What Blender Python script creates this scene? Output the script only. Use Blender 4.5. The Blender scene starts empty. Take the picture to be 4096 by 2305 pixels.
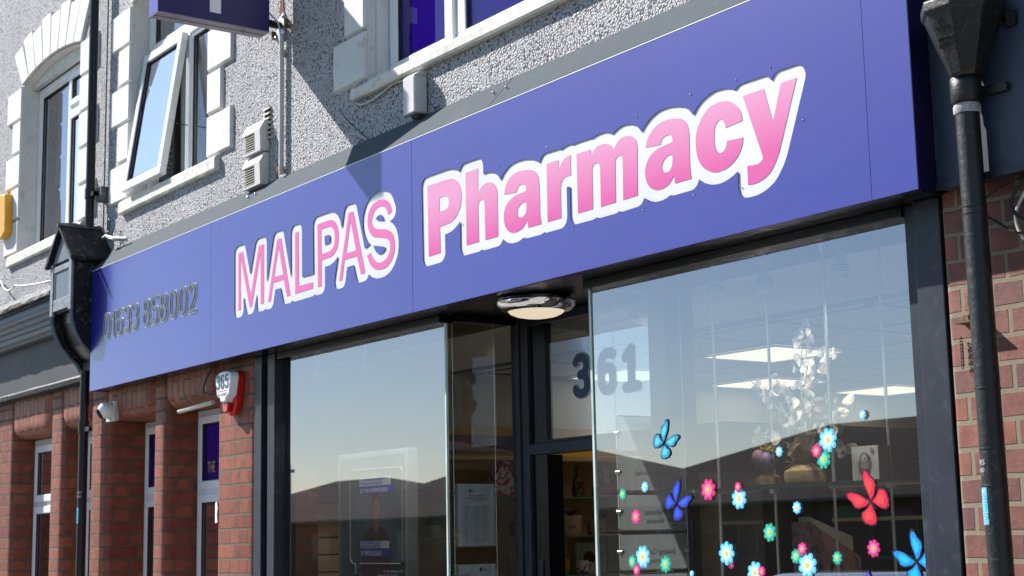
LET={"MALPAS":[["M",[[[-7886,3266],[-7827,3268],[-7727,3009],[-7629,3267],[-7568,3267],[-7565,2942],[-7603,2942],[-7609,3223],[-7711,2943],[-7738,2943],[-7855,3236],[-7848,2943],[-7880,2943]]]],["A",[[[-7517,2942],[-7412,3267],[-7365,3266],[-7257,2942],[-7298,2942],[-7334,3037],[-7456,3037],[-7484,2942]],[[-7394,3222],[-7341,3066],[-7446,3067]]]],["L",[[[-7207,3267],[-7166,3266],[-7163,2977],[-7010,2976],[-7010,2943],[-7203,2942]]]],["P",[[[-6962,3267],[-6928,3268],[-6894,3268],[-6860,3268],[-6845,3268],[-6829,3267],[-6814,3265],[-6801,3262],[-6788,3256],[-6777,3250],[-6766,3240],[-6758,3229],[-6751,3218],[-6745,3202],[-6741,3186],[-6739,3170],[-6741,3152],[-6745,3134],[-6752,3117],[-6760,3106],[-6770,3097],[-6782,3090],[-6795,3084],[-6809,3079],[-6824,3076],[-6833,3075],[-6842,3076],[-6852,3076],[-6874,3076],[-6897,3075],[-6919,3075],[-6917,2942],[-6956,2942]],[[-6922,3234],[-6898,3235],[-6874,3235],[-6851,3234],[-6840,3234],[-6829,3233],[-6818,3230],[-6810,3226],[-6802,3220],[-6795,3214],[-6789,3205],[-6784,3196],[-6782,3186],[-6780,3171],[-6781,3156],[-6784,3141],[-6787,3133],[-6793,3126],[-6800,3120],[-6809,3115],[-6818,3111],[-6828,3109],[-6858,3107],[-6889,3107],[-6919,3107]]]],["A",[[[-6738,2942],[-6639,3269],[-6592,3268],[-6479,2944],[-6521,2943],[-6557,3039],[-6680,3039],[-6705,2942]],[[-6620,3225],[-6567,3069],[-6666,3069]]]],["S",[[[-6224,3201],[-6260,3190],[-6264,3199],[-6268,3208],[-6274,3216],[-6281,3224],[-6290,3231],[-6299,3236],[-6308,3240],[-6318,3242],[-6328,3244],[-6339,3244],[-6351,3243],[-6362,3241],[-6372,3238],[-6382,3233],[-6392,3227],[-6398,3221],[-6404,3214],[-6409,3206],[-6412,3198],[-6414,3189],[-6414,3180],[-6412,3173],[-6407,3166],[-6401,3160],[-6392,3153],[-6382,3147],[-6371,3143],[-6358,3138],[-6343,3135],[-6329,3133],[-6316,3130],[-6301,3128],[-6288,3125],[-6274,3122],[-6260,3117],[-6247,3111],[-6238,3107],[-6229,3101],[-6222,3094],[-6216,3086],[-6210,3076],[-6206,3066],[-6204,3056],[-6202,3045],[-6202,3035],[-6202,3024],[-6204,3012],[-6207,3001],[-6213,2990],[-6220,2980],[-6228,2970],[-6238,2961],[-6250,2954],[-6261,2948],[-6276,2942],[-6292,2939],[-6307,2937],[-6324,2937],[-6340,2938],[-6357,2940],[-6371,2943],[-6386,2948],[-6399,2954],[-6411,2961],[-6423,2970],[-6433,2981],[-6443,2994],[-6452,3010],[-6460,3024],[-6424,3034],[-6419,3025],[-6413,3016],[-6407,3007],[-6399,3000],[-6391,2992],[-6382,2986],[-6371,2980],[-6360,2976],[-6348,2973],[-6336,2971],[-6323,2971],[-6311,2972],[-6298,2976],[-6285,2980],[-6273,2986],[-6264,2992],[-6256,3000],[-6250,3008],[-6246,3016],[-6244,3024],[-6244,3033],[-6244,3040],[-6245,3048],[-6247,3055],[-6250,3061],[-6255,3066],[-6260,3070],[-6269,3075],[-6278,3079],[-6288,3082],[-6305,3086],[-6322,3090],[-6338,3094],[-6355,3097],[-6372,3100],[-6389,3104],[-6399,3108],[-6409,3113],[-6418,3119],[-6428,3128],[-6437,3139],[-6444,3150],[-6449,3162],[-6453,3175],[-6454,3187],[-6454,3200],[-6452,3214],[-6447,3226],[-6440,3238],[-6431,3248],[-6421,3257],[-6408,3264],[-6393,3269],[-6378,3273],[-6362,3276],[-6344,3277],[-6327,3277],[-6314,3275],[-6299,3272],[-6286,3269],[-6274,3264],[-6263,3258],[-6253,3251],[-6246,3244],[-6240,3235],[-6235,3226],[-6231,3218],[-6227,3209]]]]],"MALPAS_border":[[[-6358,2898],[-6382,2903],[-6400,2909],[-6418,2917],[-6439,2931],[-6452,2914],[-6460,2908],[-6469,2904],[-6523,2902],[-6538,2906],[-6550,2914],[-6558,2926],[-6586,2998],[-6647,2998],[-6649,2996],[-6668,2926],[-6676,2914],[-6685,2906],[-6703,2901],[-6739,2901],[-6754,2904],[-6764,2911],[-6772,2920],[-6777,2932],[-6779,2944],[-6777,2953],[-6744,3064],[-6745,3065],[-6763,3054],[-6778,3047],[-6802,3039],[-6829,3034],[-6877,3034],[-6876,2941],[-6878,2932],[-6883,2920],[-6891,2911],[-6901,2904],[-6913,2901],[-6961,2901],[-6970,2903],[-6985,2910],[-6997,2904],[-7009,2902],[-7204,2901],[-7216,2903],[-7228,2910],[-7231,2910],[-7240,2904],[-7252,2901],[-7306,2902],[-7321,2908],[-7332,2920],[-7363,2996],[-7423,2996],[-7426,2995],[-7446,2926],[-7454,2914],[-7465,2905],[-7480,2901],[-7519,2901],[-7531,2904],[-7540,2908],[-7552,2903],[-7561,2901],[-7609,2902],[-7618,2904],[-7627,2909],[-7636,2917],[-7641,2926],[-7644,2938],[-7646,2992],[-7648,2997],[-7673,2929],[-7683,2914],[-7693,2907],[-7705,2903],[-7744,2902],[-7753,2905],[-7762,2910],[-7774,2923],[-7807,3006],[-7809,3001],[-7808,2938],[-7811,2926],[-7817,2917],[-7828,2907],[-7843,2902],[-7882,2902],[-7894,2905],[-7905,2911],[-7914,2920],[-7919,2929],[-7921,2941],[-7927,3268],[-7925,3280],[-7918,3292],[-7906,3302],[-7888,3307],[-7822,3308],[-7810,3305],[-7801,3299],[-7794,3292],[-7789,3283],[-7729,3129],[-7726,3127],[-7667,3283],[-7659,3295],[-7648,3303],[-7633,3308],[-7561,3307],[-7549,3303],[-7540,3296],[-7532,3286],[-7528,3274],[-7525,3057],[-7522,3060],[-7519,3069],[-7450,3283],[-7439,3298],[-7423,3306],[-7411,3308],[-7357,3306],[-7342,3299],[-7331,3289],[-7327,3280],[-7246,3038],[-7248,3268],[-7245,3283],[-7240,3292],[-7231,3300],[-7222,3305],[-7213,3308],[-7162,3307],[-7153,3305],[-7144,3301],[-7132,3289],[-7127,3280],[-7125,3271],[-7122,3019],[-7000,3016],[-6998,3019],[-7003,3268],[-6998,3286],[-6988,3299],[-6979,3304],[-6967,3308],[-6895,3309],[-6826,3308],[-6805,3305],[-6787,3300],[-6769,3293],[-6754,3284],[-6736,3268],[-6724,3253],[-6715,3237],[-6703,3204],[-6700,3209],[-6678,3283],[-6673,3292],[-6667,3299],[-6658,3305],[-6649,3309],[-6637,3310],[-6583,3308],[-6568,3302],[-6558,3292],[-6553,3282],[-6478,3065],[-6475,3063],[-6426,3076],[-6445,3088],[-6457,3100],[-6470,3115],[-6481,3133],[-6492,3163],[-6495,3184],[-6494,3208],[-6491,3226],[-6485,3241],[-6475,3259],[-6461,3277],[-6445,3290],[-6424,3302],[-6406,3308],[-6364,3317],[-6328,3318],[-6307,3316],[-6271,3307],[-6256,3301],[-6238,3291],[-6226,3282],[-6214,3270],[-6195,3238],[-6185,3214],[-6183,3205],[-6184,3193],[-6188,3181],[-6195,3172],[-6205,3164],[-6239,3154],[-6217,3142],[-6204,3133],[-6191,3121],[-6180,3106],[-6169,3082],[-6164,3064],[-6161,3046],[-6162,3019],[-6168,2989],[-6179,2968],[-6200,2941],[-6214,2929],[-6229,2918],[-6244,2910],[-6262,2904],[-6286,2898],[-6322,2896]],[[-6337,3013],[-6352,3017],[-6367,3026],[-6378,3037],[-6393,3061],[-6391,3063],[-6349,3054],[-6301,3043],[-6285,3037],[-6286,3028],[-6301,3018],[-6319,3013]],[[-6877,3148],[-6879,3151],[-6880,3193],[-6841,3193],[-6829,3190],[-6824,3184],[-6822,3178],[-6822,3160],[-6825,3154],[-6835,3150]],[[-6313,3172],[-6349,3179],[-6368,3187],[-6371,3190],[-6368,3193],[-6352,3201],[-6331,3203],[-6322,3201],[-6313,3197],[-6304,3187],[-6296,3172],[-6298,3169]]],"Pharmacy":[["P",[[[-5910,3260],[-5738,3258],[-5725,3257],[-5711,3255],[-5698,3252],[-5687,3248],[-5676,3242],[-5666,3236],[-5657,3228],[-5649,3219],[-5643,3209],[-5638,3199],[-5635,3188],[-5632,3178],[-5631,3168],[-5631,3158],[-5632,3148],[-5634,3136],[-5637,3124],[-5641,3113],[-5647,3104],[-5655,3095],[-5663,3087],[-5671,3080],[-5680,3073],[-5690,3068],[-5702,3063],[-5716,3058],[-5730,3056],[-5756,3054],[-5783,3053],[-5810,3053],[-5806,2933],[-5905,2932]],[[-5811,3185],[-5799,3186],[-5786,3186],[-5773,3186],[-5765,3185],[-5757,3184],[-5750,3181],[-5745,3178],[-5740,3174],[-5737,3170],[-5734,3164],[-5733,3158],[-5733,3152],[-5734,3146],[-5735,3140],[-5738,3134],[-5741,3130],[-5746,3126],[-5751,3124],[-5771,3122],[-5792,3122],[-5811,3122]]]],["h",[[[-5596,3258],[-5498,3257],[-5501,3146],[-5494,3153],[-5488,3160],[-5481,3166],[-5472,3171],[-5462,3176],[-5452,3178],[-5440,3180],[-5427,3180],[-5415,3178],[-5403,3176],[-5392,3172],[-5381,3167],[-5374,3162],[-5367,3154],[-5362,3146],[-5358,3138],[-5356,3129],[-5354,3120],[-5354,3109],[-5354,3098],[-5354,3088],[-5354,2931],[-5450,2931],[-5451,3077],[-5452,3085],[-5452,3092],[-5454,3100],[-5457,3105],[-5462,3110],[-5466,3113],[-5473,3114],[-5479,3114],[-5485,3113],[-5490,3110],[-5495,3105],[-5498,3100],[-5500,3096],[-5502,3092],[-5502,3087],[-5499,2932],[-5595,2932]]]],["a",[[[-5303,3103],[-5300,3113],[-5298,3123],[-5294,3133],[-5289,3142],[-5282,3150],[-5275,3157],[-5265,3165],[-5253,3171],[-5242,3175],[-5226,3179],[-5210,3181],[-5194,3182],[-5177,3181],[-5159,3179],[-5142,3177],[-5126,3174],[-5111,3170],[-5096,3166],[-5087,3162],[-5078,3157],[-5071,3151],[-5065,3145],[-5061,3138],[-5057,3131],[-5055,3122],[-5054,3112],[-5053,3102],[-5052,3085],[-5052,3068],[-5051,3050],[-5051,3023],[-5052,2995],[-5051,2968],[-5049,2955],[-5046,2942],[-5044,2930],[-5135,2930],[-5141,2962],[-5146,2958],[-5151,2953],[-5156,2949],[-5163,2944],[-5171,2938],[-5180,2934],[-5191,2931],[-5203,2928],[-5215,2927],[-5227,2926],[-5239,2927],[-5250,2928],[-5260,2932],[-5270,2936],[-5280,2941],[-5287,2948],[-5294,2956],[-5300,2964],[-5304,2974],[-5308,2984],[-5310,2994],[-5310,3005],[-5309,3015],[-5307,3025],[-5303,3035],[-5297,3044],[-5291,3052],[-5282,3060],[-5273,3066],[-5263,3070],[-5250,3076],[-5235,3080],[-5221,3083],[-5196,3086],[-5171,3087],[-5146,3088],[-5146,3093],[-5145,3098],[-5146,3103],[-5147,3108],[-5149,3112],[-5153,3115],[-5158,3118],[-5164,3120],[-5170,3121],[-5177,3122],[-5184,3122],[-5190,3121],[-5196,3119],[-5201,3116],[-5205,3112],[-5209,3107],[-5211,3101],[-5214,3095]],[[-5146,3044],[-5157,3043],[-5168,3042],[-5179,3040],[-5186,3037],[-5193,3034],[-5200,3030],[-5204,3026],[-5207,3020],[-5209,3014],[-5209,3008],[-5209,3002],[-5207,2997],[-5204,2992],[-5200,2988],[-5195,2985],[-5189,2983],[-5182,2982],[-5175,2982],[-5169,2984],[-5163,2987],[-5157,2991],[-5153,2994],[-5150,2999],[-5148,3003],[-5146,3016],[-5146,3030]]]],["r",[[[-4999,3173],[-4918,3172],[-4917,3124],[-4914,3132],[-4910,3140],[-4906,3147],[-4900,3155],[-4892,3161],[-4884,3166],[-4875,3170],[-4866,3172],[-4856,3174],[-4850,3174],[-4844,3174],[-4837,3174],[-4839,3090],[-4846,3092],[-4853,3093],[-4860,3093],[-4868,3093],[-4876,3093],[-4884,3090],[-4891,3087],[-4896,3081],[-4901,3075],[-4904,3068],[-4907,3061],[-4908,3053],[-4910,2930],[-5001,2930]]]],["m",[[[-4798,3171],[-4707,3169],[-4706,3138],[-4702,3144],[-4698,3151],[-4693,3157],[-4686,3162],[-4679,3167],[-4671,3171],[-4662,3173],[-4652,3174],[-4642,3175],[-4633,3175],[-4623,3174],[-4614,3172],[-4606,3170],[-4598,3167],[-4590,3164],[-4584,3159],[-4578,3154],[-4572,3149],[-4570,3145],[-4567,3141],[-4564,3138],[-4560,3143],[-4556,3148],[-4551,3153],[-4545,3159],[-4537,3164],[-4530,3168],[-4521,3172],[-4511,3174],[-4502,3175],[-4493,3175],[-4483,3174],[-4474,3173],[-4466,3171],[-4458,3168],[-4450,3164],[-4444,3160],[-4438,3155],[-4433,3150],[-4429,3144],[-4427,3137],[-4425,3130],[-4424,3124],[-4423,3117],[-4423,3110],[-4430,2931],[-4516,2929],[-4512,3079],[-4512,3084],[-4512,3090],[-4514,3096],[-4517,3100],[-4521,3104],[-4526,3106],[-4530,3107],[-4535,3107],[-4540,3106],[-4544,3105],[-4548,3102],[-4552,3099],[-4554,3095],[-4556,3090],[-4557,3085],[-4561,2929],[-4653,2928],[-4651,3081],[-4651,3086],[-4652,3092],[-4654,3097],[-4658,3101],[-4662,3105],[-4668,3107],[-4673,3108],[-4678,3108],[-4683,3107],[-4688,3106],[-4692,3103],[-4696,3099],[-4698,3095],[-4700,3090],[-4701,3085],[-4703,2929],[-4799,2929]]]],["a",[[[-4374,3104],[-4371,3113],[-4368,3123],[-4364,3132],[-4357,3141],[-4349,3149],[-4340,3156],[-4329,3164],[-4316,3171],[-4302,3176],[-4287,3180],[-4270,3182],[-4254,3183],[-4236,3182],[-4217,3180],[-4200,3177],[-4186,3173],[-4172,3169],[-4159,3163],[-4152,3157],[-4145,3150],[-4140,3142],[-4136,3134],[-4133,3125],[-4131,3116],[-4130,3103],[-4130,3089],[-4130,3076],[-4131,3051],[-4132,3025],[-4132,3000],[-4132,2988],[-4132,2976],[-4131,2964],[-4130,2954],[-4128,2945],[-4126,2935],[-4216,2934],[-4221,2966],[-4226,2961],[-4231,2955],[-4236,2949],[-4244,2944],[-4252,2938],[-4261,2934],[-4273,2931],[-4285,2929],[-4298,2928],[-4308,2928],[-4318,2929],[-4328,2932],[-4338,2936],[-4349,2941],[-4358,2947],[-4365,2955],[-4371,2964],[-4376,2973],[-4380,2983],[-4382,2994],[-4383,3004],[-4383,3013],[-4381,3023],[-4378,3032],[-4373,3042],[-4366,3052],[-4358,3060],[-4346,3069],[-4333,3076],[-4320,3081],[-4306,3085],[-4291,3087],[-4277,3088],[-4259,3090],[-4241,3091],[-4223,3092],[-4222,3097],[-4222,3102],[-4222,3106],[-4224,3111],[-4226,3116],[-4230,3119],[-4234,3122],[-4240,3123],[-4245,3124],[-4252,3124],[-4259,3124],[-4266,3122],[-4272,3120],[-4277,3118],[-4282,3114],[-4285,3109],[-4287,3103],[-4290,3097]],[[-4224,3046],[-4235,3046],[-4245,3046],[-4255,3044],[-4263,3041],[-4270,3036],[-4277,3031],[-4281,3025],[-4284,3019],[-4286,3012],[-4286,3006],[-4284,3000],[-4282,2995],[-4278,2991],[-4273,2988],[-4267,2986],[-4261,2985],[-4255,2985],[-4249,2986],[-4243,2989],[-4238,2993],[-4234,2997],[-4231,3002],[-4229,3007],[-4227,3012],[-4226,3024],[-4225,3035]]]],["c",[[[-3852,3087],[-3938,3080],[-3939,3087],[-3941,3094],[-3944,3101],[-3947,3106],[-3951,3111],[-3956,3115],[-3962,3116],[-3968,3116],[-3973,3115],[-3979,3112],[-3984,3108],[-3988,3103],[-3992,3095],[-3994,3086],[-3996,3077],[-3998,3067],[-3998,3057],[-3998,3046],[-3998,3037],[-3996,3027],[-3993,3018],[-3990,3011],[-3985,3005],[-3980,3000],[-3975,2997],[-3969,2996],[-3964,2996],[-3958,2997],[-3952,3000],[-3947,3004],[-3943,3008],[-3940,3012],[-3938,3017],[-3936,3022],[-3935,3027],[-3934,3032],[-3851,3026],[-3854,3016],[-3856,3006],[-3860,2996],[-3865,2987],[-3871,2978],[-3878,2969],[-3886,2962],[-3896,2954],[-3906,2948],[-3919,2942],[-3932,2937],[-3945,2933],[-3960,2931],[-3975,2930],[-3990,2930],[-4001,2931],[-4012,2934],[-4023,2938],[-4036,2944],[-4049,2952],[-4061,2961],[-4071,2972],[-4080,2985],[-4087,2999],[-4092,3013],[-4095,3029],[-4097,3044],[-4097,3060],[-4096,3076],[-4092,3091],[-4088,3104],[-4082,3116],[-4074,3127],[-4065,3139],[-4055,3150],[-4044,3160],[-4031,3167],[-4017,3174],[-4003,3178],[-3988,3180],[-3973,3181],[-3958,3181],[-3943,3179],[-3928,3176],[-3914,3172],[-3901,3165],[-3889,3157],[-3878,3147],[-3870,3139],[-3863,3129],[-3858,3119],[-3855,3109],[-3853,3098]]]],["y",[[[-3845,3174],[-3741,3174],[-3704,3048],[-3658,3174],[-3584,3173],[-3681,2938],[-3688,2926],[-3696,2913],[-3704,2902],[-3712,2892],[-3721,2882],[-3731,2874],[-3743,2867],[-3756,2861],[-3769,2857],[-3781,2854],[-3793,2852],[-3806,2851],[-3816,2851],[-3827,2852],[-3838,2853],[-3838,2920],[-3827,2920],[-3817,2918],[-3807,2918],[-3798,2917],[-3789,2917],[-3780,2918],[-3774,2920],[-3768,2924],[-3762,2927],[-3761,2932],[-3760,2936],[-3761,2940]]]]],"Pharmacy_border":[[[-3846,2809],[-3858,2813],[-3866,2819],[-3875,2828],[-3880,2837],[-3883,2852],[-3882,2906],[-3885,2910],[-3905,2900],[-3933,2891],[-3954,2887],[-3975,2885],[-4005,2887],[-4026,2892],[-4056,2904],[-4083,2922],[-4090,2909],[-4098,2900],[-4110,2893],[-4125,2890],[-4218,2890],[-4227,2891],[-4239,2895],[-4266,2887],[-4284,2884],[-4311,2884],[-4329,2886],[-4353,2894],[-4389,2913],[-4395,2903],[-4404,2894],[-4416,2888],[-4428,2886],[-4518,2884],[-4527,2886],[-4539,2890],[-4548,2886],[-4560,2884],[-4653,2884],[-4665,2886],[-4680,2891],[-4689,2887],[-4701,2885],[-4809,2886],[-4821,2890],[-4830,2897],[-4837,2906],[-4841,2915],[-4844,2930],[-4843,3044],[-4845,3046],[-4860,3049],[-4864,3047],[-4865,2930],[-4867,2918],[-4872,2906],[-4881,2896],[-4893,2889],[-4905,2886],[-5004,2886],[-5022,2891],[-5043,2885],[-5136,2886],[-5148,2888],[-5163,2893],[-5196,2884],[-5214,2882],[-5241,2882],[-5259,2885],[-5277,2890],[-5292,2897],[-5313,2911],[-5331,2894],[-5340,2889],[-5352,2887],[-5454,2887],[-5466,2890],[-5475,2894],[-5487,2889],[-5496,2888],[-5604,2888],[-5616,2892],[-5626,2900],[-5633,2909],[-5638,2921],[-5640,2933],[-5640,3041],[-5640,3044],[-5643,3046],[-5670,3028],[-5703,3016],[-5724,3012],[-5763,3009],[-5762,2924],[-5765,2915],[-5770,2906],[-5784,2894],[-5793,2890],[-5805,2888],[-5907,2888],[-5916,2889],[-5928,2894],[-5938,2903],[-5946,2915],[-5950,2927],[-5955,3260],[-5953,3272],[-5948,3284],[-5940,3293],[-5931,3299],[-5919,3303],[-5808,3303],[-5736,3302],[-5703,3298],[-5670,3289],[-5655,3282],[-5640,3272],[-5633,3284],[-5625,3292],[-5616,3298],[-5604,3302],[-5499,3301],[-5487,3300],[-5478,3297],[-5469,3291],[-5462,3284],[-5457,3275],[-5453,3260],[-5454,3223],[-5427,3224],[-5409,3222],[-5376,3214],[-5358,3205],[-5346,3196],[-5332,3182],[-5325,3170],[-5304,3192],[-5289,3202],[-5271,3212],[-5255,3218],[-5235,3223],[-5196,3226],[-5154,3224],[-5100,3214],[-5067,3201],[-5043,3186],[-5035,3200],[-5026,3209],[-5013,3216],[-5001,3218],[-4914,3216],[-4896,3210],[-4875,3216],[-4851,3219],[-4830,3218],[-4815,3212],[-4797,3215],[-4707,3214],[-4692,3211],[-4668,3217],[-4632,3219],[-4614,3218],[-4593,3213],[-4566,3200],[-4548,3209],[-4530,3215],[-4506,3219],[-4488,3219],[-4455,3214],[-4428,3203],[-4408,3188],[-4392,3169],[-4377,3184],[-4355,3200],[-4335,3211],[-4317,3218],[-4296,3224],[-4275,3227],[-4233,3227],[-4191,3220],[-4152,3209],[-4137,3201],[-4122,3191],[-4101,3166],[-4086,3182],[-4074,3193],[-4053,3206],[-4029,3216],[-3993,3225],[-3972,3226],[-3936,3223],[-3918,3220],[-3900,3214],[-3879,3204],[-3864,3215],[-3849,3219],[-3735,3218],[-3723,3215],[-3714,3210],[-3699,3192],[-3693,3202],[-3686,3209],[-3676,3215],[-3666,3218],[-3585,3218],[-3573,3216],[-3558,3209],[-3546,3196],[-3539,3179],[-3541,3161],[-3640,2921],[-3659,2888],[-3678,2864],[-3693,2848],[-3708,2836],[-3738,2821],[-3759,2814],[-3789,2808],[-3819,2807]],[[-3825,2964],[-3826,2966],[-3822,2974],[-3820,2972],[-3817,2966],[-3819,2964]]]}
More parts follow.
